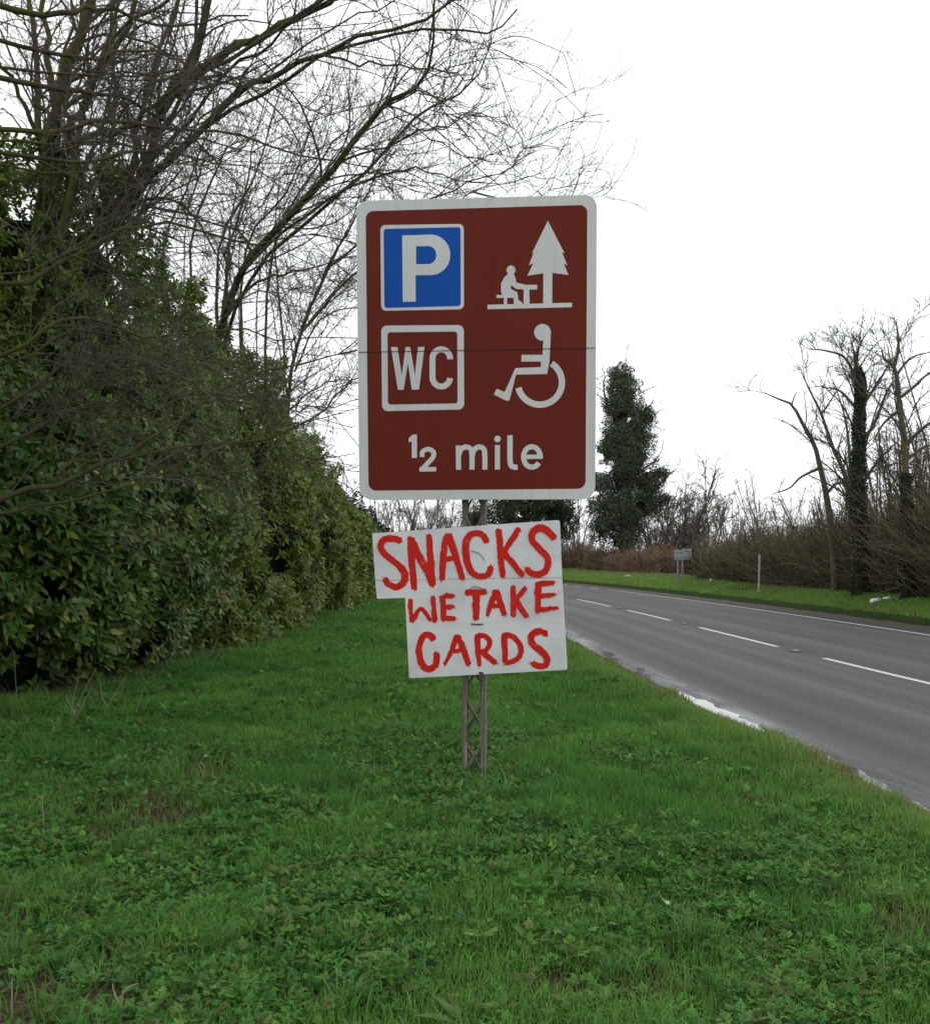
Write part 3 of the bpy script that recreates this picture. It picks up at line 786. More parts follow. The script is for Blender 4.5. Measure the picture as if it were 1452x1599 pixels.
V, Fc, cl = ivy_trunk(rng, [at(1418, 937, 28), at(1417, 850, 28), at(1413, 740, 28)], .22, .15, 4500, .07, [(.03, .045, .02), (.045, .05, .025), (.02, .03, .015)])
build('ivy_leaves', V, Fc, M_ivy, e, cl)
for k, (px, Y, h, st, lab) in enumerate([
        (1475, 33, 8.6, 3, 'bare tree just beyond the right edge whose twigs reach into the picture'),
        (1440, 42, 8.0, 6, 'multi-stemmed bare tree behind the nearest trunk at the right edge'),
        (1385, 44, 7.6, 6, 'bushy bare tree between the ivy clad trunk and the right edge tree')]):
    b = at(px, 900, Y)
    bare_tree(50 + k, lab, b[0], Y, h, GR, .11, st, .42, d1=1.9, d2=3.0, d3=4.4, rmin=.010, f0=.10)
for k, (px, Y, h, lab) in enumerate([
        (1370, 33, 4.8, 'dense olive thicket bush between the two ivy clad trunks'),
        (1405, 37, 6.0, 'tall twiggy bush behind the nearest trunk at the right edge'),
        (1446, 30, 5.0, 'dense brown bush at the right edge under the forked tree'),
        (1310, 39, 3.8, 'twiggy bush around the foot of the leaning trunk')]):
    b = at(px, 915, Y)
    bare_tree(120 + k, lab, b[0], Y, h, 'twiggy bushes under the far bare trees', .05, 9, .55, d1=2.4, d2=3.4, d3=4.0, rmin=.012, f0=.05, mw=M_olive, name='twiggy_bush')
# small trees in the gap
for k, (px, Y, h, st, lab) in enumerate([
        (1192, 55, 5.6, 9, 'small bare tree with upright fan of stems above the brown hedge'),
        (1235, 50, 4.4, 9, 'low bare bush-like tree beside the leaning trunk'),
        (1150, 60, 4.6, 7, 'slight bare tree rising from the hedge gap near the distant signs'),
        (1262, 60, 6.0, 6, 'pale thin bare tree rising behind the foot of the leaning trunk')]):
    b = at(px, 890, Y)
    bare_tree(60 + k, lab, b[0], Y, h, GR, .045, st, .75, d1=2.2, d2=3.2, d3=3.8, rmin=.011, f0=.08, mw=M_pale)
for k, (px, Y, h, st, lab) in enumerate([
        (1062, 84, 8.6, 11, 'round-headed bare tree directly above the distant grey signs'),
        (1022, 86, 7.0, 7, 'bare tree tucked against the tall ivy covered tree'),
        (1100, 88, 7.0, 9, 'smaller round-headed bare tree past the distant signs'),
        (1132, 95, 5.6, 7, 'faint low bare tree at the end of the row of round-headed trees')]):
    b = at(px, 890, Y)
    bare_tree(70 + k, lab, b[0], Y, h, GR, .085, st + 4, .66, d1=1.9, d2=3.0, d3=3.8, rmin=.021, f0=.15, mw=M_pale)
GD = 'distant bare trees seen under the brown sign'
for k, (px, Y, h, lab) in enumerate([
        (592, 95, 8.5, 'distant bare tree first past the dark hedge end under the sign'),
        (622, 100, 9, 'distant grey bare tree second from the hedge under the sign'),
        (655, 98, 8.5, 'distant grey bare tree third from the hedge under the sign'),
        (690, 105, 9.5, 'distant grey bare tree just to the hedge side of the post'),
        (720, 100, 8, 'distant bare tree seen through the lattice post'),
        (900, 100, 9, 'distant bare tree between the dark evergreen and the ivy covered tree')]):
    b = at(px, 880, Y)
    bare_tree(80 + k, lab, b[0], Y, h, GD, .12, 7, .6, d1=2.0, d2=2.8, d3=3.0, rmin=.018, f0=.05, z0=.3, mw=M_pale)

# great ivy-covered tree
def leafy_tree(seed, name, label, X, Y, z0, blobs, trunk, cols, leaf, dens, extra_limbs=None, group=None):
    rng = np.random.RandomState(seed)
    e = empty(name, (X, Y, z0)); tag(e, label, 'tree', group)
    parts = []; st = []
    for c_, r_ in blobs:
        n_ = int(dens * r_[0] * r_[2] * 12)
        p, d = blob_foliage(rng, n_, c_, r_, .85, .75)
        hole = fbm(p[:, 0] * 1.1, p[:, 1] * .7, p[:, 2] * 1.1, 2) > .34
        p, d = p[hole], d[hole]
        lt = vnoise(p[:, 0] * .8, p[:, 1] * .8, p[:, 2] * .8)[:, None]
        tc = tints(rng, len(p), cols, .3) * (.75 + .5 * lt)
        parts.append(simple_leaves(rng, p, d, np.full(len(p), leaf), tc, .8))
        st.append(cat([[X, Y, z0 + .3 * (c_[2] - z0)], [(X + c_[0]) / 2, (Y + c_[1]) / 2, c_[2] - r_[2] * .6], c_], 8))
    V, Fc, cl = join(parts); build('crown', V, Fc, M_ivy, e, cl)
    P, Rr = cat(trunk[0], 14)[None], np.linspace(trunk[1], trunk[2], 14)[None]
    st = np.array(st)
    grp = [(P, Rr, 9), (st, np.linspace(.14, .04, 8)[None].repeat(len(st), 0), 6)]
    V, Fc = tubes(grp); build('trunk', V, Fc, M_farbark, e, smooth=True)
    Q = st; QR = np.linspace(.1, .03, 8)[None].repeat(len(st), 0)
    if extra_limbs:
        EL = np.stack([cat([at(*q) for q in l_], 8) for l_ in extra_limbs]); Q = np.concatenate([Q, EL]); QR = np.concatenate([QR, np.linspace(.11, .03, 8)[None].repeat(len(EL), 0)])
    P1, R1 = sprout(rng, Q, QR, 1.3, .6, (25, 60), .2, .1, 7, .5, .018, .8, 2.8, .2, .03)
    P2, R2 = sprout(rng, P1, R1, 1.8, .5, (25, 60), .15, .12, 5, .7, .014, .4, 1.2, .2, .03)
    g2 = [(P1, R1, 4), (P2, R2, 3)]
    if extra_limbs: g2.append((EL, QR[-len(EL):], 5))
    V, Fc = tubes(g2); build('branches', V, Fc, M_farbark, e, smooth=True)
    return e
Y = 75
def bl(px, py, rx, rz, ry=None, Yo=0):
    c_ = at(px, py, Y + Yo); s = Y / F
    return (tuple(c_), (rx * s, (ry or rx * .8) * s, rz * s))
b = at(978, 893, Y)
ig = [(.066, .085, .046), (.085, .10, .055), (.05, .065, .04), (.095, .105, .055)]
leafy_tree(41, 'ivy_covered_tree', 'tall narrow tree smothered in dark ivy beyond the far bend of the road', b[0], Y, .5,
    [bl(968, 588, 19, 21), bl(972, 612, 27, 26), bl(966, 640, 26, 28), bl(985, 655, 30, 30), bl(1008, 652, 16, 14), bl(972, 680, 34, 36), bl(1000, 690, 22, 18), bl(950, 705, 20, 26), bl(980, 715, 36, 30),
     bl(985, 735, 36, 34), bl(955, 745, 34, 30), bl(940, 780, 26, 30), bl(978, 790, 40, 36), bl(1012, 760, 22, 18), bl(1030, 740, 16, 10), bl(1010, 790, 24, 16), bl(940, 825, 24, 26), bl(976, 845, 24, 44), bl(1036, 780, 16, 8)],
    ([at(978, 895, Y), at(976, 820, Y), at(974, 700, Y), at(968, 590, Y)], .5, .12), ig, .105, 420,
    [[(985, 800, 75), (1010, 778, 75), (1040, 745, 75), (1056, 732, 75)], [(985, 820, 75), (1010, 800, 75), (1035, 796, 75), (1065, 786, 75)], [(980, 760, 75), (1000, 735, 75), (1020, 722, 75), (1032, 706, 75)],
     [(960, 830, 75), (940, 800, 75), (915, 790, 75)], [(975, 660, 75), (950, 640, 75), (942, 600, 75), (946, 588, 75)], [(990, 670, 75), (1010, 640, 75), (1020, 625, 75)]])
Y = 88
b = at(835, 885, Y)
leafy_tree(42, 'evergreen_tree', 'broad dark evergreen tree showing between the brown sign and the painted board', b[0], Y, .3,
    [bl(800, 800, 45, 28), bl(850, 790, 45, 36), bl(830, 740, 60, 40), bl(880, 810, 24, 24), bl(860, 835, 30, 22), bl(780, 760, 40, 30), bl(740, 812, 24, 18)],
    ([at(835, 890, Y), at(835, 820, Y), at(832, 740, Y)], .4, .1), [(.05, .070, .03), (.06, .080, .034), (.04, .055, .026)], .14, 260)

# ---- hedgerow scrub (stems and dead leaves)
def scrub(seed, name, label, y0, y1, tfun, zfun, wid, nst, nlf, cols, lcols, group, bigger=1.0, z0=.45):
    rng = np.random.RandomState(seed)
    ym = (y0 + y1) / 2
    e = empty(name, (float(cx(ym) + tfun(ym)), ym, z0)); tag(e, label, 'hedge', group)
    y = y0 + (y1 - y0) * rng.rand(nst)
    t = tfun(y) + rng.rand(nst) * wid
    x = cx(y) + t
    H = zfun(y) * (.35 + .65 * rng.rand(nst) ** .8) * (.65 + .7 * fbm(y * .55, t * .8, seed, 2))
    base = np.stack([x, y, np.full(nst, z0 - .1)], 1)
    n_ = 6; pts = [base]; d = norm(np.stack([rng.randn(nst) * .22 - .05, rng.randn(nst) * .22, np.ones(nst)], 1))
    for k in range(n_ - 1):
        d = norm(d + rng.randn(nst, 3) * .27); pts.append(pts[-1] + d * (H / (n_ - 1) * 1.15)[:, None])
    P = np.stack(pts, 1); Rr = np.linspace(.011, .006, n_)[None].repeat(nst, 0) * bigger
    P1, R1 = sprout(rng, P, Rr, 2.2, .3, (20, 45), .3, .15, 5, .8, .005 * bigger, .15, .7, .1, .04)
    gs = [(P, Rr, 3), (P1, R1, 3)]
    V, Fc = tubes(gs)
    per = []
    for PP, _, k in gs:
        c_ = tints(rng, len(PP), cols, .6); per.append(np.repeat(c_, PP.shape[1] * k, axis=0))
    build('stems', V, Fc, M_scrub, e, np.concatenate(per))
    y = y0 + (y1 - y0) * rng.rand(nlf); u = rng.rand(nlf)
    kk = vnoise(y * .7, u * 4, 3)
    x = cx(y) + tfun(y) + wid * rng.rand(nlf) ** 1.6 - .1 + (kk - .5) * .5
    z = z0 + zfun(y) * u ** 1.0 * (.55 + .6 * vnoise(y * .8, 7.7)) * .93
    dd = norm(np.stack([-np.ones(nlf), -.3 * np.ones(nlf), .4 * np.ones(nlf)], 1))
    c_ = np.array(lcols); ci = np.clip((vnoise(y * .45, u * 2.5, 6) * 1.2 * len(c_) - .1 + rng.randn(nlf) * .6), 0, len(c_) - 1).astype(int)
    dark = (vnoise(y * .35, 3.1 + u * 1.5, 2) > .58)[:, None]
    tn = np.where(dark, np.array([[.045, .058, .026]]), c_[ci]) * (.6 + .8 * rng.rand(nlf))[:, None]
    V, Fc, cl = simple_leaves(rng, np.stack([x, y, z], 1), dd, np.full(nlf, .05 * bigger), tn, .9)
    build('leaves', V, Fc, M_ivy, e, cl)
    M = plain('scrub_inner_shade', tuple(np.mean(lcols, 0) * .45), .95, .4, 5)  # leaf colours darkened so the core passes for shade inside the scrub
    thicket('shade_core', M, e, y0 + .2, y1 - .2, lambda y: cx(y) + tfun(y) + wid * .62, lambda y: zfun(y) * .72 + z0, .05, wid * .3, nz=8, dy=.6, zb=z0 - .15)
    return e
brown = [(.15, .12, .08), (.19, .15, .105), (.11, .09, .06), (.17, .155, .09)]
olive = [(.11, .105, .045), (.075, .070, .036), (.14, .105, .065), (.10, .082, .05), (.085, .095, .04)]
redb = [(.20, .135, .09), (.16, .105, .075), (.23, .16, .11)]
GH = 'brown hedgerow lengths on the far side of the road'
scrub(91, 'hedgerow_scrub', 'dark olive and brown scrub under the ivy clad trunks on the far bank', 22, 39, lambda y: 7.05 + (y - 30) * .03, lambda y: np.interp(y, [22, 30, 39], [3.6, 3.2, 2.8]), 2.6, 3600, 60000, brown, olive, GH)
scrub(92, 'hedgerow_scrub', 'brown hedge length behind the pale marker post', 39, 50.5, lambda y: 7.3 + (y - 39) * .05, lambda y: np.interp(y, [39, 46, 50.5], [2.8, 2.4, 1.9]), 2.8, 3000, 42000, brown, olive, GH, 1.25)
scrub(93, 'hedgerow_scrub', 'reddish brown twiggy hedge between the distant signs and the ivy covered tree', 62, 78, lambda y: 9.5 + 0 * y, lambda y: np.interp(y, [62, 78], [1.9, 2.0]), 2.5, 2600, 22000, redb, redb, GH, 1.6)
scrub(94, 'hedgerow_scrub', 'low reddish brown hedge past the ivy covered tree, seen beside the painted board', 78, 112, lambda y: 10.5 + (y - 78) * .06, lambda y: 2.3 + 0 * y, 2.5, 2800, 22000, redb, redb, GH, 2.0)
b = at(1083, 880, 63)
evergreen_shrub(24, 'small blackish evergreen bush just behind the distant grey signs', [((b[0], 63, 1.3), (1.0, 1.0, .9))], dk, .14, 300)

# ------------------------------------------------------------------ grass and weeds
def blades(rng, x, y, h, w_, lean, cols):
    N = len(x); z = ngr(x, y)
    th = rng.rand(N) * 6.28; ph = rng.rand(N) * 6.28
    wx, wy = np.cos(th) * w_ / 2, np.sin(th) * w_ / 2
    lx, ly = np.cos(ph) * lean * h, np.sin(ph) * lean * h
    V = np.empty((N, 5, 3))
    V[:, 0] = np.stack([x - wx, y - wy, z - .01], 1); V[:, 1] = np.stack([x + wx, y + wy, z - .01], 1)
    V[:, 2] = np.stack([x - wx * .8 + lx * .35, y - wy * .8 + ly * .35, z + h * .6], 1)
    V[:, 3] = np.stack([x + wx * .8 + lx * .35, y + wy * .8 + ly * .35, z + h * .6], 1)
    V[:, 4] = np.stack([x + lx, y + ly, z + h * (1 - .35 * np.clip(lean, 0, 1))], 1)
    o = (np.arange(N) * 5)[:, None]
    return V.reshape(-1, 3), [o + np.array([[0, 1, 3, 2]]), o + np.array([[2, 3, 4]])], np.repeat(cols, 5, axis=0)
def grass_cols(rng, x, y, N, t=None):
    f = fbm(x * .7, y * .7, 11, 3)[:, None]; g = fbm(x * 3, y * 3, 15, 2)[:, None]
    c0 = np.array([.080, .250, .048]); c1 = np.array([.150, .355, .065]); cy = np.array([.250, .330, .085]); cb = np.array([.21, .17, .085])
    k = np.clip((f - .5) * 2.5 + .5 + rng.randn(N, 1) * .25, 0, 1)
    c_ = c0 * (1 - k) + c1 * k
    tt = (x - cx(y))[:, None]
    ed = np.clip((tt + 5.0) / 1.0, 0, 1) * .65 * (tt < 0) + .18 * np.clip((g - .5) * 4, 0, 1)
    ed = ed + .50 * (tt > 0)
    s = soilness(x, y)[:, None]
    ed = np.clip(ed + rng.randn(N, 1) * .1 + .35 * s, 0, 1)
    c_ = c_ * (1 - ed) + cy * ed
    r_ = rng.rand(N, 1)
    c_ = np.where(r_ < .035 + .12 * s + (.10 * np.clip((tt + 4.35) / .3, 0, 1) + .55 * np.clip((tt + 4.12) / .18, 0, 1)) * (tt < 0), cb, c_)
    return c_ * (.75 + .5 * rng.rand(N, 1))
rng = np.random.RandomState(77)
parts = []
#        y0   y1   dens  h    w
for y0, y1, dens, h0, w0 in ((2.6, 4.5, 8000, .065, .0036), (4.5, 7, 6500, .065, .0042), (7, 11, 4200, .07, .0055), (11, 17, 2400, .075, .008), (17, 28, 1000, .08, .013), (28, 60, 400, .09, .022)):
    xr0 = -.52 * y1 - .6; 
    N = int((y1 - y0) * 14 * dens)
    y = y0 + (y1 - y0) * rng.rand(N); x = cx(y) - 3.84 - rng.rand(N) * 14
    ok = (x > hface(y) - .5) & (x > xr0) & (x < .50 * y1 + .5)
    x, y = x[ok], y[ok]
    dn = fbm(x * 2.2, y * 2.2, 21, 2)
    s = soilness(x, y)
    keep = rng.rand(len(x)) < (.45 + .9 * dn) * (1 - .8 * np.clip(s, 0, 1))
    x, y = x[keep], y[keep]; N = len(x)
    tuft = np.clip((fbm(x * 1.5, y * 1.5, 31, 2) - .5) * 3.2, 0, 1)
    tt_ = x - cx(y)
    rim = np.clip((tt_ + 4.7) / .35, 0, 1) * np.clip((-4.02 - tt_) / .2, -.55, 1)
    h = h0 * (.45 + 1.0 * rng.rand(N)) * (1 + 1.2 * tuft + .6 * rim) * (.7 + .6 * vnoise(x * 6, y * 6, 3))
    lean = .25 + .7 * rng.rand(N)
    parts.append(blades(rng, x, y, h, w0 * (.7 + .6 * rng.rand(N)), lean, grass_cols(rng, x, y, N)))
V, Fc, cl = join(parts); print('grass verts', len(V))
tag(build('grass', V, Fc, M_grass, None, cl), 'short bright green grass on the near roadside verge', 'grass', kind='stuff')
# clumps of longer grass
Nt = 260
ty = 3.2 + rng.rand(Nt) ** 1.3 * 14; tx = cx(ty) - 4.1 - rng.rand(Nt) * 6.5
ok = (tx > hface(ty) + .2); tx, ty = tx[ok], ty[ok]
n_ = 70; i = np.repeat(np.arange(len(tx)), n_)
r_ = np.abs(rng.randn(len(i))) * .06; a_ = rng.rand(len(i)) * 6.28
x = tx[i] + r_ * np.cos(a_); y = ty[i] + r_ * np.sin(a_)
hh = (.12 + .08 * rng.rand(len(tx)))[i] * (.6 + .6 * rng.rand(len(i)))
c_ = grass_cols(rng, x, y, len(x)) * np.array([.8, .85, .95])
V, Fc, cl = blades(rng, x, y, hh, .0045 * (.7 + .5 * rng.rand(len(x))) * (1 + ty[i] / 20), .45 + .6 * rng.rand(len(x)), c_)
tag(build('tufted_grass', V, Fc, M_grass, None, cl), 'longer darker tufts of grass scattered through the verge', 'grass', kind='stuff')
# far bank grass
parts = []
for y0, y1, dens, h0, w0 in ((14, 40, 800, .08, .016), (40, 75, 380, .10, .03), (75, 130, 130, .12, .06)):
    N = int((y1 - y0) * 3.6 * dens); y = y0 + (y1 - y0) * rng.rand(N); t_ = 5.58 + rng.rand(N) ** 1.1 * np.interp(y, [30, 60, 90], [2.6, 3.6, 6.0])
    x = cx(y) + t_
    drk = np.clip((t_ - 7.0) / .8, 0, 1)[:, None]
    c_ = grass_cols(rng, x, y, N); c_ = np.where(rng.rand(N, 1) < drk * .45, np.array([[.20, .17, .10]]), c_)
    parts.append(blades(rng, x, y, h0 * (.5 + rng.rand(N)) * (1 + 1.2 * drk[:, 0] * rng.rand(N)), w0 * (.7 + .6 * rng.rand(N)), .3 + .6 * rng.rand(N), c_))
V, Fc, cl = join(parts)
tag(build('bank_grass', V, Fc, M_grass, None, cl), 'green grass on the low bank across the road', 'grass', kind='stuff')

# leafy weeds
def lobed_leaf():
    """ferny divided leaf along +z, face +y: three pairs of toothed leaflets and an end one"""
    V, Fq = [], []
    def leaflet(o, d, L, W):
        o = np.array(o); d = np.array(d) / np.linalg.norm(d); s = np.array([d[1], -d[0]])
        pts = [o, o + d * L * .3 + s * W * .5, o + d * L * .42 + s * W * .28, o + d * L * .68 + s * W * .42, o + d * L, o + d * L * .68 - s * W * .42, o + d * L * .42 - s * W * .28, o + d * L * .3 - s * W * .5]
        k = len(V)
        for p in pts:
            r = math.hypot(*p)
            V.append([p[0], -.35 * r * r - .15 * abs(p[0]), p[1]])
        Fq.extend([[k, k + 1, k + 2, k + 6], [k, k + 6, k + 7, k], [k + 2, k + 3, k + 5, k + 6]])
        Ft.extend([[k, k + 6, k + 7], [k + 3, k + 4, k + 5]])
        Fq.remove([k, k + 6, k + 7, k])
    Ft = []
    leaflet((0, .52), (0, 1), .50, .26)
    for z, L, W in ((.56, .30, .20), (.36, .44, .24), (.16, .34, .20)):
        for sx in (-1, 1): leaflet((0, z), (sx * 1.0, .42), L, W)
    return np.array(V), [np.array(Fq), np.array(Ft)]
WT, WF = lobed_leaf()
def round_leaf():
    a = np.linspace(0, 2 * np.pi, 9)[:-1] + .39
    V = [[0, 0, 0]] + [[.5 * math.sin(t_) * (1 if i % 2 else .78), -.05 + .04 * (i % 2), .45 - .5 * math.cos(t_) * (1 if i % 2 else .8)] for i, t_ in enumerate(a)]
    V[0] = [0, -.09, .42]
    Ft = [[0, i + 1, (i + 1) % 8 + 1] for i in range(8)]
    return np.array(V), [np.array(Ft)]
RT, RF = round_leaf()
DT, DF = leaf_template(1.0, .26, .35, .25)
rng = np.random.RandomState(123)
def weeds(y0, y1, N, tmpl, size, nl, cols, thr, seed, hgt=(.02, .09), el=(15, 70)):
    y = y0 + (y1 - y0) * rng.rand(N) ** .9; x = -.52 * y1 + rng.rand(N) * 1.04 * y1
    t_ = x - cx(y)
    ok = (t_ < -4.35) & (x > hface(y) + .1)
    x, y = x[ok], y[ok]
    dn = fbm(x * .9 + seed, y * .9, 41, 3); left = np.clip((1.2 - x) / 2.5, 0, 1) * .14
    dn = .55 * dn + .45 * fbm(x * 2.6 + seed, y * 2.6, 47, 2)
    k = rng.rand(len(x)) < np.clip((dn + left - thr) * 4.5, .05, 1) * (1 - .85 * np.clip(soilness(x, y), 0, 1)); x, y = x[k], y[k]
    N = len(x); i = np.repeat(np.arange(N), nl)
    az = rng.rand(len(i)) * 6.28; e_ = np.radians(el[0] + (el[1] - el[0]) * rng.rand(len(i)))
    z = np.stack([np.cos(az) * np.cos(e_), np.sin(az) * np.cos(e_), np.sin(e_)], 1)
    xx = norm(np.stack([-np.sin(az), np.cos(az), 0 * az], 1) + rng.randn(len(i), 3) * .15); xx = norm(xx - (xx * z).sum(1, keepdims=True) * z)
    yy = np.cross(z, xx)
    yy = np.where(yy[:, 2:3] < 0, -yy, yy); xx = np.cross(yy, z)
    ph = (hgt[0] + (hgt[1] - hgt[0]) * rng.rand(N) * (.5 + vnoise(x * 2, y * 2, 5)))[i] * (.5 + .5 * rng.rand(len(i)))
    rad = .05 * rng.rand(len(i))
    px_ = x[i] + np.cos(az) * rad; py_ = y[i] + np.sin(az) * rad
    p = np.stack([px_, py_, ngr(px_, py_) + ph], 1)
    s = size * (.55 + .9 * rng.rand(len(i)))
    s = s * (.75 + .5 * rng.rand(N))[i]
    return instance(tmpl[0], tmpl[1], p, np.stack([xx, yy, z], 2) * s[:, None, None], np.array([1.02, .98, .95]) * np.repeat(tints(rng, N, cols, .35), nl, axis=0) * (.7 + .6 * rng.rand(len(i), 1)))
wc = [(.072, .225, .038), (.055, .175, .036), (.110, .260, .045), (.068, .19, .055), (.125, .24, .05), (.085, .22, .045), (.11, .16, .045)]
parts = [weeds(2.8, 5.5, 10500, (WT, WF), .036, 9, wc, .41, 0, (.01, .085)),
         weeds(5.2, 9, 11500, (WT, WF), .041, 8, wc, .43, 0, (.01, .085)),
         weeds(9, 14, 5500, (WT, WF), .06, 6, wc, .47, 0, (.01, .075)),
         weeds(2.8, 9, 3500, (RT, RF), .026, 7, [(.06, .17, .025), (.08, .20, .03), (.10, .18, .04)], .42, 17, (.015, .08), (0, 45)),
         weeds(14, 26, 2200, (WT, WF), .10, 5, wc, .55, 0, (.02, .08))]
V, Fc, cl = join(parts)
tag(build('weeds', V, Fc, M_weed, None, cl), 'low leafy weeds with divided leaves among the grass', 'weeds', kind='stuff')
parts = [weeds(3, 10, 130, (DT, DF), .10, 9, [(.05, .14, .03), (.065, .17, .04), (.10, .16, .05)], .35, 29, (.005, .02), (10, 50))]
V, Fc, cl = join(parts)
tag(build('broadleaf_weeds', V, Fc, M_weed, None, cl), 'rosettes of long broad weed leaves in the grass', 'weeds', kind='stuff')
# dead litter: leaves and bits of straw in the brown patches
N = 5200; y = 3 + rng.rand(N) * 9; x = -.5 * 12 + rng.rand(N) * 8.5
ok = (x > hface(y) - .2) & (x - cx(y) < -4.2) & (rng.rand(N) < .07 + soilness(x, y)); x, y = x[ok], y[ok]; N = len(x)
V, Fc, cl = simple_leaves(rng, np.stack([x, y, ngr(x, y) + .008 + .02 * rng.rand(N)], 1), np.tile([[0, 0, 1.]], (N, 1)), np.full(N, .035), tints(rng, N, [(.16, .11, .06), (.10, .07, .045), (.24, .19, .12), (.07, .05, .035)], .5), .35)
tag(build('leaf_litter', V, Fc, M_dry, None, cl), 'dead brown leaves lying in the thin patches of the verge', 'leaf litter', kind='stuff')

# dry stalks that can be told apart
def stalk(px, py, Yd, h, bends, label, r=.004, col=(.36, .30, .20)):
    b = ground(px, py, 0); b[2] = float(ngr(b[0], b[1]))
    e_pts = []
    for bd in bends:
        e_pts.append(cat([b + np.array(q) * h for q in bd], 9))
    P = np.array(e_pts); Rr = np.linspace(r, r * .5, 9)[None].repeat(len(P), 0)
    V, Fc = tubes([(P, Rr, 5)]); o = build('dry_stalk', V, Fc, M_dry, None, np.tile(np.array([col]), (len(V), 1)))
    o.data.transform(__import__('mathutils').Matrix.Translation(-Vector(b))); o.location = Vector(b)
    return tag(o, label, 'dead stalk', 'dead stalks in the verge')
stalk(68, 1302, 5, .20, [[(0, 0, 0), (.02, 0, .4), (.0, 0, .8), (.03, 0, 1.0)], [(.03, 0, .98), (-.12, 0, 1.0), (-.25, 0, .8), (-.42, 0, .62)], [(.02, 0, .95), (-.08, .02, .9), (-.12, .02, .75)]], 'tall straw coloured dead stalk with a drooping tip in the brown patch at far left')
stalk(320, 1226, 6, .15, [[(0, 0, 0), (-.1, 0, .5), (-.22, 0, .95), (-.18, 0, 1.05)], [(-.18, 0, 1.05), (0, 0, .9), (.05, 0, .6)]], 'short crooked pale stalk standing in the middle of the left grass')
stalk(188, 1592, 3.4, .12, [[(0, 0, 0), (.05, 0, .5), (.1, 0, 1.0)], [(.1, 0, .9), (.3, 0, 1.1), (.55, 0, 1.2)], [(.05, 0, .5), (-.15, 0, .9), (-.2, 0, 1.2)]], 'branched bleached dead stalk at the bottom left corner')
stalk(20, 1590, 3.4, .14, [[(0, 0, 0), (.0, 0, .5), (.02, 0, 1.0)]], 'single upright dead stem in the very bottom left corner')
stalk(790, 1228, 7, .16, [[(0, 0, 0), (-.1, 0, .6), (-.3, 0, 1.0)], [(-.45, 0, 0), (-.55, 0, .3), (-.8, 0, .5)]], 'thin dead stalk leaning beside the foot of the lattice post')
stalk(362, 1372, 4.9, .06, [[(0, 0, 0), (-.2, 0, .5), (-.4, 0, 1.0)]], 'tiny yellow straw among the central weeds', .003, (.45, .36, .12))
stalk(110, 1140, 9, .52, [[(0, 0, 0), (.05, 0, .5), (.18, 0, 1.0)], [(0, 0, .1), (.2, 0, .6), (.5, 0, 1.15)], [(.02, 0, .05), (.22, 0, .45), (.42, 0, .8)], [(.1, 0, .3), (-.05, 0, .6), (.02, 0, .75)]], 'fan of pale dead stems in front of the hedge foot', .005)
stalk(165, 1115, 9.6, .40, [[(0, 0, 0), (.2, 0, .4), (.55, 0, .95)], [(.2, 0, .4), (.45, 0, .6), (.5, 0, .8)], [(.05, 0, .1), (-.1, 0, .5), (-.1, 0, .8)]], 'dead stems leaning away from the hedge foot, right of the pale fan', .005)
stalk(212, 1122, 9.5, .28, [[(0, 0, 0), (.1, 0, .5), (.3, 0, 1.1)]], 'lone slanting dead stem in the grass near the hedge', .005)
stalk(312, 1048, 14, .36, [[(0, 0, 0), (.3, 0, .5), (.7, 0, 1)], [(.35, 0, 0), (.7, 0, .6), (.9, 0, .9)]], 'pair of slanted straw stems where the hedge meets the grass', .006)
stalk(28, 1108, 10, .60, [[(0, 0, 0), (-.02, 0, .5), (-.03, 0, 1.0)]], 'upright grey stem against the dark foot of the hedge', .005, (.25, .22, .17))
# rank dead grass along the hedge foot
N = 420; y = 9.3 + rng.rand(N) ** 1.5 * 12; x = hface(y) + .1 + rng.randn(N) * .3
V, Fc, cl = blades(rng, x, y, .16 + .28 * rng.rand(N), np.full(N, .005), .3 + .9 * rng.rand(N), tints(rng, N, [(.22, .18, .11), (.12, .13, .05), (.10, .12, .04)], .5))
tag(build('dead_grass', V, Fc, M_dry, None, cl), 'rank dead grass along the foot of the laurel hedge', 'grass', kind='stuff')
# small flowers
def flower(px, py, col, label, name):
    b = ground(px, py, .04)
    k = 8; a = np.arange(k) / k * 6.28
    V = [[0, 0, .006]]; Ft = []
    for j in range(k):
        for da, rr_ in ((-.3, .008), (0, .018), (.3, .008)): V.append([rr_ * math.cos(a[j] + da), rr_ * math.sin(a[j] + da), .004 * (rr_ > .01)])
        Ft.append([0, 3 * j + 1, 3 * j + 2, 3 * j + 3])
    P = np.array([[[0, 0, -.06], [.004, 0, -.03], [0, 0, .002]]]); v2, f2 = tubes([(P, np.full((1, 3), .0015), 4)])
    V = np.array(V); n0 = len(V)
    cl = np.concatenate([np.tile([col], (n0, 1)), np.tile([(.06, .14, .03)], (len(v2), 1))])
    o = build(name, np.concatenate([V, v2]), [np.array(Ft), f2[0] + n0], M_dry, None, cl)
    o.location = (b[0], b[1], float(ngr(b[0], b[1])) + .07)
    o.rotation_euler = (R(25), 0, 0)
    tag(o, label, 'flower', 'small wild flowers in the verge')
flower(404, 1193, (.75, .62, .03), 'small yellow flower in the grass left of the lattice post', 'yellow_flower')
flower(322, 1187, (.8, .8, .78), 'tiny white flower near the short crooked stalk', 'white_flower')
flower(1041, 1418, (.6, .6, .5), 'whitish flower head in the right foreground grass', 'white_flower')
flower(443, 1060, (.85, .85, .85), 'white flower in the lawn ahead of the hedge', 'white_flower')

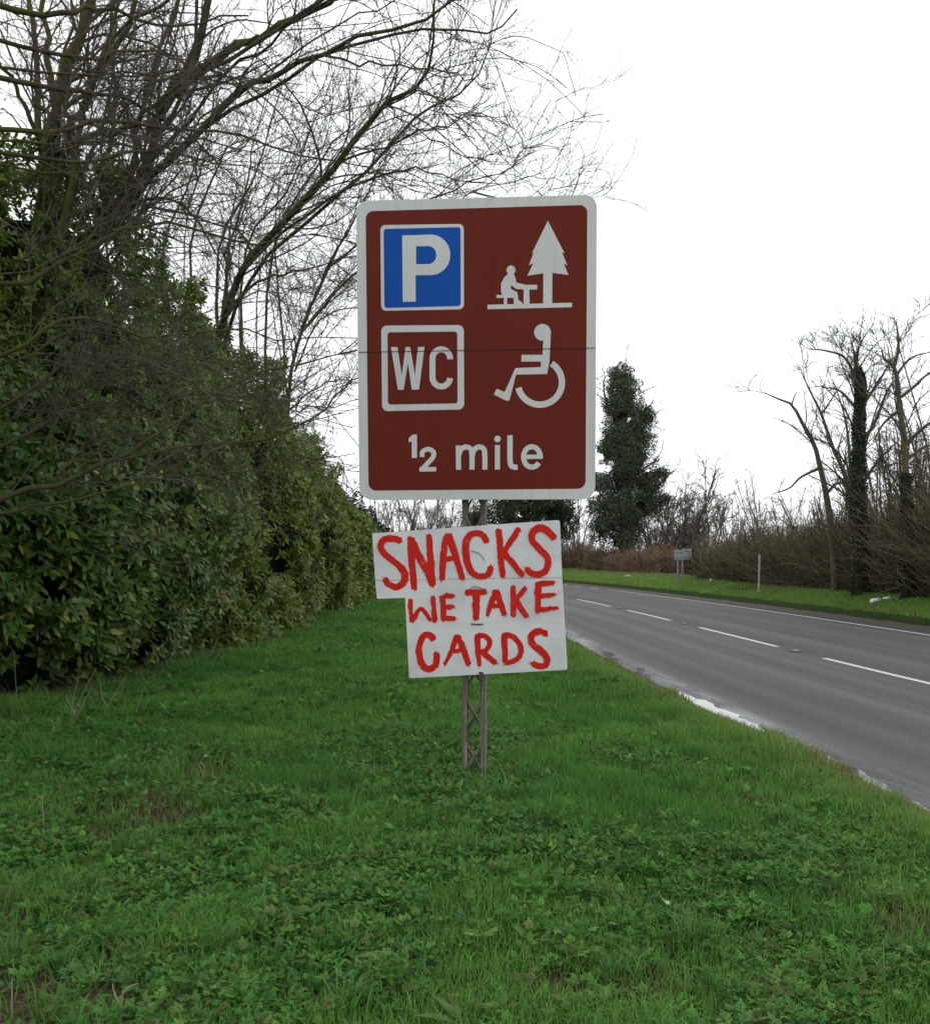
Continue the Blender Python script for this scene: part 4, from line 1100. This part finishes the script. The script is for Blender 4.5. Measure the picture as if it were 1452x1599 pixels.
# ------------------------------------------------------------------ the road sign
base = ground(741, 1213, 0)
PY0 = base[1]                                    # post depth
YAW = R(6.8)
U = np.array([math.cos(YAW), -math.sin(YAW), 0]); W_ = np.array([0, 0, 1.0]); NRM = np.array([-math.sin(YAW), -math.cos(YAW), 0])
PC = np.array([base[0], PY0, 0])
class Plane:
    """a vertical plane parallel to the sign face; off = metres in front of the post's middle"""
    def __init__(s, off): s.o = PC + NRM * off
    def p(s, px, py, lift=0.0):
        d = ray(px, py); c0 = np.array([0, 0, CAMZ])
        k = ((s.o - c0) @ NRM) / (d @ NRM)
        return c0 + d * k + NRM * lift
SC1 = 1254 / 400.0
def z1(q): return (550 + q[0] / SC1, 290 + q[1] / SC1)
SC5 = 1452 / 320.0
def z5(q): return (580 + q[0] / SC5, 800 + q[1] / SC5)

def stroke_poly(pts, w_, smooth=True, jit=0, rng=None, n_=None, round_caps=False, flat=False):
    pts = np.array(pts, float)
    if smooth and len(pts) > 2: pts = cat(pts, n_ or 8 * len(pts))
    elif jit: pts = cat(pts, 10) if len(pts) > 2 else pts[0] + (pts[1] - pts[0]) * np.linspace(0, 1, 10)[:, None]
    d = norm(np.gradient(pts, axis=0)) if len(pts) > 2 else norm(np.tile(pts[1] - pts[0], (2, 1)))
    nn = np.stack([-d[:, 1], d[:, 0]], 1)
    if not isinstance(w_, tuple): ww = np.full(len(pts), w_ / 2.0)
    else: ww = np.linspace(w_[0], w_[1], len(pts)) / 2
    L = pts + nn * ww[:, None]; Rt = pts - nn * ww[:, None]
    if jit:
        L += nn * rng.randn(len(pts), 1) * jit; Rt += nn * rng.randn(len(pts), 1) * jit
        e0 = [pts[0] - d[0] * ww[0] * (.4 + .3 * rng.rand()) + nn[0] * ww[0] * (rng.rand() - .5)]
        e1 = [pts[-1] + d[-1] * ww[-1] * (.4 + .5 * rng.rand()) + nn[-1] * ww[-1] * (rng.rand() - .5)]
    else: e0, e1 = [], []
    return L, Rt, e0, e1
class Flat:
    """collects 2-D shapes (in traced coordinates) as thin sheets standing on a plane"""
    def __init__(s, plane, conv, lift, step=.00012): s.pl, s.cv, s.l, s.V, s.F, s.st = plane, conv, lift, [], [], step
    def _add(s, P2, faces):
        k = len(s.V)
        for q in P2: s.V.append(s.pl.p(*s.cv(q), s.l))
        s.F += [tuple(i + k for i in f) for f in faces]; s.l += s.st
    def poly(s, loops):
        if not isinstance(loops[0][0], (list, tuple, np.ndarray)): loops = [loops]
        flat = [q for lp in loops for q in lp]
        tri = tessellate_polygon([[Vector((q[0], q[1], 0)) for q in lp] for lp in loops])
        s._add(flat, tri)
    def stroke(s, pts, w_, **k):
        L, Rt, e0, e1 = stroke_poly(pts, w_, **k)
        n_ = len(L); P2 = list(L) + list(Rt); f = [(i, i + 1, n_ + i + 1, n_ + i) for i in range(n_ - 1)]
        if e0: P2.append(e0[0]); f.append((0, n_, len(P2) - 1))
        if e1: P2.append(e1[0]); f.append((n_ - 1, len(P2) - 1, 2 * n_ - 1))
        s._add(P2, f)
    def circle(s, c, r, ry=None, n_=28):
        s.poly([(c[0] + r * math.cos(a), c[1] + (ry or r) * math.sin(a)) for a in np.linspace(0, 2 * math.pi, n_, endpoint=False)])
    def done(s, name, m, parent):
        me = bpy.data.meshes.new(name)
        # all faces toward the viewer
        F2 = []
        for f in s.F:
            a, b2, c2 = [np.array(s.V[i]) for i in f[:3]]
            nrm = np.cross(b2 - a, c2 - a)
            F2.append(f if nrm @ NRM > 0 else tuple(reversed(f)))
        me.from_pydata([tuple(v) for v in s.V], [], F2); me.update()
        return link(name, me, m, parent)
def rrect(c4, r, n_=7):
    """rounded quad through four corners TL,TR,BR,BL"""
    c4 = [np.array(c, float) for c in c4]; o = []
    for i in range(4):
        c, p, q = c4[i], c4[i - 1], c4[(i + 1) % 4]
        a = c + (p - c) / np.linalg.norm(p - c) * r; b2 = c + (q - c) / np.linalg.norm(q - c) * r
        ce = a + b2 - c
        for t_ in np.linspace(0, math.pi / 2, n_):
            o.append(tuple(ce + (a - ce) * math.cos(t_) + (b2 - ce) * math.sin(t_)))
    return o
def arc(c, rx, ry, a0, a1, n_=24): return [(c[0] + rx * math.cos(R(a)), c[1] + ry * math.sin(R(a))) for a in np.linspace(a0, a1, n_)]
def slab(name, loop, plane, conv, front, thick, m, parent, bevel=0):
    n_ = len(loop)
    Fv = [plane.p(*conv(q), front) for q in loop]; Bv = [v - NRM * thick for v in Fv]
    tri = tessellate_polygon([[Vector((q[0], q[1], 0)) for q in loop]])
    me = bpy.data.meshes.new(name)
    fs = []
    for f in tri:
        a, b2, c2 = [Fv[i] for i in f]
        f = f if np.cross(b2 - a, c2 - a) @ NRM > 0 else tuple(reversed(f))
        fs.append(tuple(f)); fs.append(tuple(n_ + i for i in reversed(f)))
    fs += [(i, n_ + i, n_ + (i + 1) % n_, (i + 1) % n_) for i in range(n_)]
    me.from_pydata([tuple(v) for v in Fv + Bv], [], fs); me.update()
    import bmesh
    bm = bmesh.new(); bm.from_mesh(me); bmesh.ops.recalc_face_normals(bm, faces=bm.faces); bm.to_mesh(me); bm.free()
    return link(name, me, m, parent)

def signmat(name, c, rough=.45, dirt=.12):
    m, n, l, b = mat(name)
    t = noise(n, l, 1.6, 5, .6); t2 = noise(n, l, 160, 2, .5)
    tc = n.new('ShaderNodeTexCoord'); mp = n.new('ShaderNodeMapping'); mp.inputs['Scale'].default_value = (22, 22, 1.2)
    l.new(tc.outputs['Object'], mp.inputs[0]); t3 = noise(n, l, 1.0, 4, .6, mp.outputs[0])
    a = ramp(n, l, t.outputs[0], [(.3, tuple(x * (1 - dirt) for x in c)), (.7, c)])
    k = ramp(n, l, t2.outputs[0], [(.35, (.93,) * 3), (.65, (1.04,) * 3)])
    s = ramp(n, l, t3.outputs[0], [(.45, (1, 1, 1)), (.8, (.90, .89, .86))])
    l.new(mixrgb(n, l, 1.0, mixrgb(n, l, 1.0, a.outputs[0], k.outputs[0], 'MULTIPLY'), s.outputs[0], 'MULTIPLY'), b.inputs['Base Color'])
    b.inputs['Roughness'].default_value = rough
    b.inputs['Specular IOR Level'].default_value = .12
    return m
S_white = signmat('sign_white', (.67, .68, .66))
S_brown = signmat('sign_brown', (.150, .019, .0085), .5, .12)
S_blue = signmat('sign_blue', (.003, .085, .42), .45)
S_line = plain('sign_joint', (.055, .014, .010), .9)
S_steel = plain('galvanised_steel', (.30, .29, .27), .55, .2, 20, 0, .35)
m, n, l, b = mat('weathered_post'); S_post = m
t = noise(n, l, 22, 5, .7); t2 = noise(n, l, 3, 4)
a = ramp(n, l, t.outputs[0], [(.3, (.115, .10, .078)), (.7, (.21, .19, .155))])
k = ramp(n, l, t2.outputs[0], [(.4, (1, 1, 1)), (.75, (.75, .74, .62))])
l.new(mixrgb(n, l, 1.0, a.outputs[0], k.outputs[0], 'MULTIPLY'), b.inputs['Base Color']); b.inputs['Roughness'].default_value = .75

sg = empty('road_sign', (PC[0], PC[1], 0))
tag(sg, 'large brown and white roadside sign for parking, picnic area and toilets on a lattice post', 'road sign')
PF = .075   # post half depth
pl = Plane(PF + .035)
outer = rrect([(20, 74), (1197, 44), (1188, 1535), (35, 1538)], 62)
inner = rrect([(66, 125), (1150, 94), (1141, 1483), (80, 1493)], 38)
pan = slab('sign_panel', outer, pl, z1, 0, .012, S_white, sg)
f = Flat(pl, z1, .0008); f.poly(inner); f.done('brown_field', S_brown, sg)
f = Flat(pl, z1, .0016); f.poly(rrect([(138, 193), (546, 187), (547, 605), (142, 613)], 25)); pb = f.done('parking_symbol', S_white, sg)
f = Flat(pl, z1, .0024); f.poly(rrect([(154, 212), (530, 203), (531, 589), (158, 599)], 14)); f.done('blue_field', S_blue, pb).location = (0, 0, 0)
f = Flat(pl, z1, .0032)
f.poly([[(245, 244), (385, 240)] + arc((385, 339), 95, 99, -85, 85, 18) + [(385, 438), (310, 439), (311, 568), (248, 569)],
        [(313, 385), (372, 384)] + arc((372, 340), 40, 44, 80, -80, 12) + [(372, 296), (313, 297)]])
f.done('letter', S_white, pb).location = (0, 0, 0)
f = Flat(pl, z1, .0016)
f.poly([rrect([(142, 685), (546, 682), (548, 1095), (147, 1104)], 28), rrect([(173, 718), (514, 714), (516, 1066), (175, 1072)], 14)[::-1]])
wc_ = f.done('toilet_symbol', S_white, sg)
f = Flat(pl, z1, .0018)
f.poly([(190, 790), (222, 790), (243, 930), (261, 790), (284, 790), (307, 928), (322, 790), (354, 789), (327, 998), (292, 999), (273, 868), (252, 999), (224, 999)])
f.stroke([(479, 850)] + arc((436, 846), 43, 45, -5, -180, 16)[0:] + [(393, 900)] + arc((436, 938), 43, 45, 180, 5, 16), 29, smooth=False)
f.done('lettering', S_white, wc_).location = (0, 0, 0)
f = Flat(pl, z1, .0016)
f.poly([(662, 583), (1075, 573), (1075, 595), (662, 605)])
f.poly([(935, 420), (979, 420), (978, 577), (934, 578)])
f.poly([(957, 172), (1038, 330), (1026, 327), (1053, 391), (1034, 379), (1058, 437), (980, 427), (934, 429), (857, 441), (886, 379), (864, 390), (889, 324), (878, 333)])
f.circle((777, 413), 22)
f.poly([(764, 428), (790, 428), (800, 458), (803, 475), (845, 484), (842, 506), (805, 507), (776, 487), (776, 505), (800, 518), (810, 530), (792, 550), (740, 546), (728, 520), (728, 480), (742, 452)])
f.poly([(786, 520), (808, 522), (813, 560), (832, 572), (832, 584), (792, 584), (788, 545)])
f.poly([(706, 535), (776, 534), (776, 549), (706, 550)]); f.poly([(742, 545), (758, 545), (758, 584), (742, 584)])
f.poly([(803, 487), (905, 485), (905, 508), (832, 509)]); f.poly([(839, 505), (866, 505), (868, 582), (838, 582)])
f.done('picnic_symbol', S_white, sg)
f = Flat(pl, z1, .0016)
f.circle((931, 718), 41)
f.poly([(930, 745), (972, 716), (965, 860), (953, 922), (801, 925), (769, 1052), (752, 1052), (693, 1022), (706, 994), (746, 1010), (798, 893), (922, 888), (924, 861), (827, 861), (828, 828), (931, 828), (935, 757)])
f.stroke(arc((918, 963), 108, 109, -58, 166, 36), 31, smooth=False)
f.done('wheelchair_symbol', S_white, sg)
f = Flat(pl, z1, .0016)
f.poly([(276, 1236), (298, 1218), (317, 1218), (317, 1333), (292, 1333), (292, 1252), (277, 1256)])
f.stroke([(342, 1328), (345, 1302), (372, 1290), (397, 1303), (396, 1328), (372, 1356), (342, 1388)], 23)
f.poly([(329, 1378), (411, 1377), (411, 1398), (329, 1400)])
f.done('fraction_lettering', S_white, sg)
f = Flat(pl, z1, .0016)
f.poly([(507, 1272), (530, 1271), (533, 1390), (508, 1391)])
f.stroke([(520, 1325), (530, 1294), (555, 1279), (580, 1290), (586, 1325), (586, 1390)], 25)
f.stroke([(586, 1325), (596, 1294), (620, 1279), (644, 1290), (649, 1325), (649, 1390)], 25)
f.circle((711, 1240), 16); f.poly([(698, 1270), (723, 1270), (723, 1389), (698, 1390)])
f.stroke([(772, 1222), (772, 1280), (772, 1340), (778, 1370), (796, 1378), (809, 1378)], 26)
f.stroke(arc((879, 1328), 41, 50, 0, -325, 34), 25, smooth=False); f.poly([(838, 1317), (932, 1316), (932, 1337), (838, 1338)])
f.done('word_lettering', S_white, sg)
f = Flat(pl, z1, .006); f.stroke([(32, 816), (606, 806), (1188, 795)], 3.2, smooth=False); f.done('joint_line', S_line, sg)

# lattice post: two folded chords with crossed lacing bars front and back
def bars(name, segs, m, parent, w2=.018, th=.006):
    """flat bars following a polyline given in post coordinates (u across, n front, z)"""
    V, Q = [], []
    for pts in segs:
        k0 = len(V); pts = np.array(pts, float)
        d = norm(np.gradient(pts, axis=0)); side = norm(np.cross(d, np.array([[0, 1., 0]])))
        for p, s_ in zip(pts, side):
            for a_, c_ in ((-1, -1), (1, -1), (1, 1), (-1, 1)):
                q = p + s_ * w2 / 2 * a_ + np.array([0, 1, 0]) * th / 2 * c_
                V.append(PC + U * q[0] + NRM * q[1] + W_ * q[2])
        for i in range(len(pts) - 1):
            a_ = k0 + 4 * i
            for j in range(4): Q.append([a_ + j, a_ + (j + 1) % 4, a_ + 4 + (j + 1) % 4, a_ + 4 + j])
        Q.append([k0, k0 + 1, k0 + 2, k0 + 3]); e_ = k0 + 4 * (len(pts) - 1); Q.append([e_, e_ + 3, e_ + 2, e_ + 1])
    return build(name, np.array(V), [np.array(Q)], m, parent)
HALF = .066; TOPZ = float(pl.p(745, 330)[2])
po = bars('lattice_post', [[(s_ * HALF, f_ * .045, -.25), (s_ * HALF, f_ * .045, TOPZ)] for s_ in (-1, 1) for f_ in (-1, 1)], S_post, sg, .034, .012)
bars('post_web', [[(s_ * (HALF + .014), 0, -.25), (s_ * (HALF + .014), 0, TOPZ)] for s_ in (-1, 1)], S_post, po, .007, .079).location = (0, 0, 0)
# hem of the chord: a rounded outer lip
Pl_ = np.array([[PC + U * s_ * (HALF + .012) + NRM * .05 + W_ * z for z in np.linspace(-.2, TOPZ, 12)] for s_ in (-1, 1)])
V, Fc = tubes([(Pl_, np.full(Pl_.shape[:2], .009), 8)]); build('post_lip', V, Fc, S_post, po, smooth=True).location = (0, 0, 0)
pitch = float(pl.p(741, 1111)[2] - pl.p(741, 1181)[2]) * 1.0; zc = float(Plane(.05).p(741, 1181)[2])
zz = np.arange(-.2, TOPZ, .02)
seg = []
for f_, ph in ((.052, 0), (-.036, .5)):
    for s_ in (-1, 1):
        th_ = (zz - zc) / pitch + ph * .3
        xx = s_ * (HALF - .014) * np.clip(1.25 * np.sin(math.pi * th_), -1, 1)
        seg.append(np.stack([xx, np.full(len(zz), f_ + (.003 if s_ > 0 else -.004)), zz], 1))
bars('lacing_bar', seg[:1], S_post, po, .014, .006).location = (0, 0, 0)
for s_ in seg[1:]: bars('lacing_bar', [s_], S_post, po, .014, .006).location = (0, 0, 0)
# stiffening rails behind the panel and their clips
for zr in (410, 545, 690, 750):
    a_ = pl.p(575, zr, -.026); b_ = pl.p(918, zr - 6, -.026)
    P_ = np.array([[a_, b_]]); zc_ = P_[:, :, 2].mean()
    pts = [((a_ - PC) @ U, (a_ - PC) @ NRM, zc_), ((b_ - PC) @ U, (b_ - PC) @ NRM, zc_)]
    bars('back_rail', [pts], S_steel, sg, .04, .022)

# ------------------------------------------------------------------ the hand painted board
m, n, l, b = mat('board_white'); B_white = m
tc = n.new('ShaderNodeTexCoord'); mp = n.new('ShaderNodeMapping'); mp.inputs['Scale'].default_value = (1.2, 1, 14)
l.new(tc.outputs['Object'], mp.inputs[0]); t = noise(n, l, 2.0, 6, .65, mp.outputs[0]); t2 = noise(n, l, 3.2, 5, .6); t3 = noise(n, l, 26, 5, .8)
a = ramp(n, l, t.outputs[0], [(.27, (.56, .55, .53)), (.4, (.68, .68, .68)), (.7, (.73, .73, .73))])
k = ramp(n, l, t2.outputs[0], [(.35, (.86, .86, .87)), (.6, (1.06, 1.06, 1.06))])
s = ramp(n, l, t3.outputs[0], [(.30, (.62, .58, .52)), (.37, (1, 1, 1))])
l.new(mixrgb(n, l, 1.0, mixrgb(n, l, 1.0, a.outputs[0], k.outputs[0], 'MULTIPLY'), s.outputs[0], 'MULTIPLY'), b.inputs['Base Color'])
b.inputs['Roughness'].default_value = .6; bump(n, l, b, t.outputs[0], .15, .004)
m, n, l, b = mat('red_brush_paint'); B_red = m
t = noise(n, l, 18, 6, .75); t2 = noise(n, l, 5, 3)
a = ramp(n, l, t.outputs[0], [(.28, (.70, .13, .09)), (.40, (.66, .018, .010)), (.7, (.55, .010, .006))])
l.new(a.outputs[0], b.inputs['Base Color']); b.inputs['Roughness'].default_value = .5; b.inputs['Specular IOR Level'].default_value = .15
bump(n, l, b, t.outputs[0], .4, .004)
B_edge = plain('board_edge', (.2, .18, .15), .8)
bd = empty('painted_board', (PC[0], PC[1], 0))
tag(bd, 'white board with hand painted red capitals, tied to the post under the brown sign', 'notice board')
bp = Plane(.09)
rngb = np.random.RandomState(3)
ub = slab('upper_board', [(5, 149), (1318, 55), (1330, 60), (1334, 72), (1350, 462), (900, 467), (400, 475), (27, 480)], bp, z5, 0, .018, B_white, bd)
lb = slab('lower_board', [(27, 484), (400, 479), (900, 471), (1350, 466), (1388, 1104), (1376, 1116), (278, 1175), (267, 1166), (239, 606), (48, 613), (38, 606)], bp, z5, .0015, .018, B_white, bd)
def word(name, strokes, parent, lift=.0022):
    f = Flat(bp, z5, lift, .00003)
    for pts, w_ in strokes:
        f.stroke(pts, (w_[0] * 1.15, w_[1] * 1.15) if isinstance(w_, tuple) else w_ * 1.15, jit=1.6, rng=rngb, smooth=True)
        # bristle marks running past the edges of the stroke
        pp = cat(pts, 12) if len(pts) > 2 else np.array(pts[0]) + (np.array(pts[1]) - np.array(pts[0])) * np.linspace(0, 1, 12)[:, None]
        dd = norm(np.gradient(pp, axis=0)); nn_ = np.stack([-dd[:, 1], dd[:, 0]], 1)
        wm = (w_ if not isinstance(w_, tuple) else sum(w_) / 2) * 1.15
        for q_ in range(9):
            a_ = rngb.randint(0, 7); b_ = min(12, a_ + rngb.randint(3, 6)); off = (rngb.rand() * .16 + .44) * wm * rngb.choice([-1, 1])
            if q_ < 4: a_, b_, off = 8, 12, (rngb.rand() - .5) * wm * .8
            seg_ = pp[a_:b_] + nn_[a_:b_] * off
            if q_ < 4: seg_ = np.vstack([seg_, seg_[-1] + dd[-1] * wm * (.25 + .45 * rngb.rand())])
            f.stroke([tuple(v) for v in seg_], (4 + 3 * rngb.rand(), 1.5), jit=.5, rng=rngb)
    o = f.done(name, B_red, parent); o.location = (0, 0, 0); return o
word('lettering', [
    ([(207, 200), (160, 186), (95, 190), (66, 232), (85, 285), (145, 338), (208, 390), (236, 445), (225, 500), (178, 530), (125, 510), (95, 472)], 40),
    ([(278, 178), (285, 350), (305, 540)], 40), ([(284, 190), (330, 300), (385, 400), (428, 505)], 40), ([(408, 160), (418, 330), (432, 515)], (36, 44)),
    ([(535, 160), (515, 260), (500, 475)], 36), ([(540, 158), (590, 290), (645, 470)], 40), ([(520, 332), (600, 324)], 30),
    ([(817, 212), (790, 162), (740, 147), (690, 170), (668, 230), (675, 320), (695, 400), (740, 447), (800, 452), (832, 430), (846, 388)], 38),
    ([(900, 125), (915, 290), (930, 455)], (38, 32)), ([(1045, 115), (990, 200), (935, 285)], 34), ([(938, 285), (1000, 360), (1068, 445)], 36),
    ([(1296, 182), (1240, 127), (1180, 112), (1137, 150), (1142, 205), (1192, 262), (1247, 322), (1240, 400), (1190, 438), (1130, 430), (1098, 400)], 40)], ub, .0024)
word('lettering', [
    ([(275, 618), (280, 700), (290, 775)], (24, 32)), ([(292, 770), (350, 685), (420, 765)], 26), ([(438, 595), (443, 680), (450, 770)], (24, 36)),
    ([(505, 592), (510, 760)], 34), ([(515, 592), (580, 592)], 30), ([(515, 672), (580, 668)], 28), ([(515, 750), (592, 752)], 30),
    ([(668, 570), (805, 565)], 38), ([(740, 575), (742, 755)], 40),
    ([(880, 555), (850, 640), (822, 730)], (34, 24)), ([(885, 555), (910, 630), (942, 725)], 36), ([(860, 665), (920, 660)], 26),
    ([(1003, 525), (1005, 730)], 34), ([(1093, 533), (1020, 620)], 28), ([(1018, 622), (1060, 680), (1098, 738)], 34),
    ([(1178, 500), (1178, 700)], 36), ([(1185, 505), (1288, 500)], 32), ([(1185, 592), (1298, 582)], (34, 20)), ([(1185, 690), (1320, 676)], (34, 16))], lb, .0022)
word('lettering', [
    ([(443, 898), (405, 867), (365, 882), (338, 960), (345, 1040), (380, 1100), (420, 1106), (455, 1080), (463, 1030), (460, 1000)], 40),
    ([(605, 878), (570, 970), (518, 1078)], (34, 20)), ([(610, 876), (650, 970), (688, 1080)], 36), ([(575, 985), (655, 975)], 26),
    ([(750, 868), (755, 980), (765, 1085)], (34, 28)), ([(755, 875), (810, 880), (840, 920), (815, 972), (770, 990)], 30), ([(775, 988), (820, 1020), (878, 1066)], 34),
    ([(940, 862), (947, 1060)], 34), ([(945, 865), (1010, 885), (1058, 955), (1050, 1020), (1000, 1055), (950, 1064)], 32),
    ([(1240, 862), (1190, 843), (1137, 872), (1142, 930), (1200, 980), (1243, 1040), (1228, 1085), (1180, 1088), (1142, 1070)], 38)], lb, .0022)
def wire(name, pts, r, m, parent, lift=.008):
    P_ = cat([bp.p(*z5(q), lift) for q in pts], 8 * len(pts))[None]
    V, Fc = tubes([(P_, np.full(P_.shape[:2], r), 6)]); o = build(name, V, Fc, m, parent); o.location = (0, 0, 0); return o
M_wire = plain('black_wire', (.03, .03, .03), .5)
M_gwire = plain('grey_wire', (.25, .24, .23), .5, metal=.4)
def w0(n2, *a, **k): return wire(n2, *a, **k)
w0('wire_tie', [(703, 273), (735, 280), (762, 291), (785, 318), (803, 342)], .0022, M_wire, ub)
w0('wire_tie', [(706, 790), (745, 793), (790, 792)], .0045, M_wire, lb)
w0('wire_tie', [(690, 545), (730, 530), (770, 538), (812, 545), (812, 580)], .0022, M_gwire, lb)
w0('wire_tie', [(700, 535), (738, 520), (790, 540)], .0018, M_gwire, lb)
w0('wire_tie', [(762, 1134), (775, 1138), (792, 1136)], .008, M_wire, lb)

# ------------------------------------------------------------------ small things beyond
def boxmesh(name, c, s, m, parent=None, rot=0, bev=.0):
    import bmesh
    bm = bmesh.new(); bmesh.ops.create_cube(bm, size=1)
    for v in bm.verts: v.co = Vector((v.co.x * s[0], v.co.y * s[1], v.co.z * s[2]))
    if bev: bmesh.ops.bevel(bm, geom=list(bm.edges), offset=bev, segments=2, affect='EDGES')
    me = bpy.data.meshes.new(name); bm.to_mesh(me); bm.free()
    o = bpy.data.objects.new(name, me); C.objects.link(o); me.materials.append(m)
    if parent: o.parent = parent
    o.location = [float(v) for v in c]; o.rotation_euler = (0, 0, rot); return o
S_back = plain('sign_back', (.33, .35, .37), .5, .12, 6, 0, .2)
S_pole = plain('grey_pole', (.22, .23, .23), .5, .15, 10)
def small_sign(px0, px1, py0, py1, pxp, pyb, Y, label, rot):
    b_ = at(pxp, pyb, Y); a_ = at(px0, py0, Y); c_ = at(px1, py1, Y)
    e = empty('road_sign', (b_[0], Y, b_[2])); tag(e, label, 'road sign', 'distant grey backed signs across the road')
    wd = c_[0] - a_[0]; hg = a_[2] - c_[2]; cxx = (a_[0] + c_[0]) / 2 - b_[0]; cz = (a_[2] + c_[2]) / 2 - b_[2]
    boxmesh('sign_panel', (cxx, -.04, cz), (wd, .02, hg), S_back, e, rot, .004)
    boxmesh('back_rail', (cxx, -.06, cz + hg * .28), (wd * .96, .02, .04), S_pole, e, rot)
    boxmesh('back_rail', (cxx, -.06, cz - hg * .28), (wd * .96, .02, .04), S_pole, e, rot)
    P_ = np.array([[[b_[0], Y, b_[2] - .3], [b_[0], Y, b_[2] + 1], [b_[0], Y, a_[2] + .03]]])
    V, Fc = tubes([(P_, np.full((1, 3), .05), 10)]); build('pole', V, Fc, S_pole, e, smooth=True)
small_sign(1052, 1066, 859, 874, 1058, 906, 50, 'small grey backed sign on a short pole, nearer the bend, across the road', 0)
small_sign(1065, 1079, 857, 873.5, 1065, 903, 51.5, 'small grey backed sign behind the first, nearer the scrub, across the road', 0)

# pale marker post
b_ = at(1184.5, 917, 38)
e = empty('marker_post', b_); tag(e, 'thin pale weathered post standing against the brown hedge across the road', 'post')
M_pp = plain('peeling_white_paint', (.42, .41, .38), .8, .45, 14)
P_ = np.array([cat([at(1184.5, 924, 38), at(1185, 890, 38), at(1185.5, 866, 38)], 8)])
V, Fc = tubes([(P_, np.full((1, 8), .04), 8)]); build('shaft', V, Fc, M_pp, e, smooth=True)
P_ = np.array([cat([at(1185.5, 866, 38), at(1186, 845, 38), at(1186.5, 822, 38)], 6)])
V, Fc = tubes([(P_, np.full((1, 6), .022), 8)]); build('upper_shaft', V, Fc, M_farbark, e, smooth=True)

# litter on the far bank
import bmesh as _bm
def lump(name, label, cat_, pos, s, m, seed, group=None):
    bm = _bm.new(); _bm.ops.create_icosphere(bm, subdivisions=3, radius=1)
    rg = np.random.RandomState(seed)
    for v in bm.verts:
        k = .75 + .7 * (float(fbm(v.co.x * 2.1 + seed, v.co.y * 2.1, v.co.z * 2.1, 3)) - .2)
        v.co = Vector((v.co.x * s[0] * k, v.co.y * s[1] * k, max(v.co.z, -.35) * s[2] * k))
    me = bpy.data.meshes.new(name); bm.to_mesh(me); bm.free(); o = link(name, me, m)
    x, y = pos; o.location = (x, y, float(ngr(x, y)) + s[2] * .25)
    return tag(o, label, cat_, group)
M_plastic = plain('white_plastic', (.68, .69, .70), .4, .12, 6, .3)
M_con = plain('pale_rubble', (.36, .34, .30), .9, .3, 12, .6)
for px, Y, sx, lab, sd_ in ((1368, 28.9, .20, 'crumpled white plastic bag on the far bank near the ivy clad trunks', 2), (1386, 28.8, .17, 'flatter white plastic scrap beside the crumpled bag', 5)):
    p = at(px, 934, Y); lump('plastic_bag', lab, 'litter', (p[0], Y), (sx, .16, .10 if sd_ == 2 else .07), M_plastic, sd_, 'white litter on the far bank')
p = at(1110, 912, 46); lump('plastic_bag', 'small upright pale scrap on the far bank near the pale post', 'litter', (p[0], 46), (.10, .1, .16), M_con, 7, 'white litter on the far bank')
p = at(972, 917, 62); lump('rubble_lump', 'pale lump of rubble at the far road edge by the bend', 'rubble', (p[0], 60), (.28, .2, .11), M_con, 9)
p = ground(1022, 1080, 0); lump('mud_clod', 'dark clod of mud at the end of the bright puddle', 'clod', (p[0], p[1]), (.13, .12, .06), M_mud, 12)

# road studs in the gaps of the centre line
M_stud = plain('stud_housing', (.10, .10, .10), .6, .3, 30, .3, .4); M_lens = plain('stud_glass', (.5, .5, .48), .2, .1, 30)
def stud(y, label):
    x = float(cx(y)) - .02
    e = empty('road_stud', (x, y, ROADZ + .004)); tag(e, label, 'road stud', 'reflecting studs in the gaps of the centre line')
    boxmesh('housing', (0, 0, .006), (.16, .24, .014), M_stud, e, 0, .005)
    boxmesh('rubber_insert', (0, 0, .018), (.09, .14, .012), plain('stud_rubber', (.35, .35, .34), .6), e, 0, .004)
    for s_ in (-1, 1): boxmesh('reflector', (s_ * .025, -.071, .018), (.022, .006, .008), M_lens, e, 0, .001)
stud(road_d(1017.5), 'nearest reflecting stud in a small worn patch of the centre line')
stud(road_d(974.5), 'second reflecting stud along the centre line, next beyond the nearest')
stud(road_d(950), 'third reflecting stud along the centre line, farther toward the board')
for o in list(bpy.data.objects):
    if o.type == 'MESH' and o.users_collection == (): bpy.data.objects.remove(o)
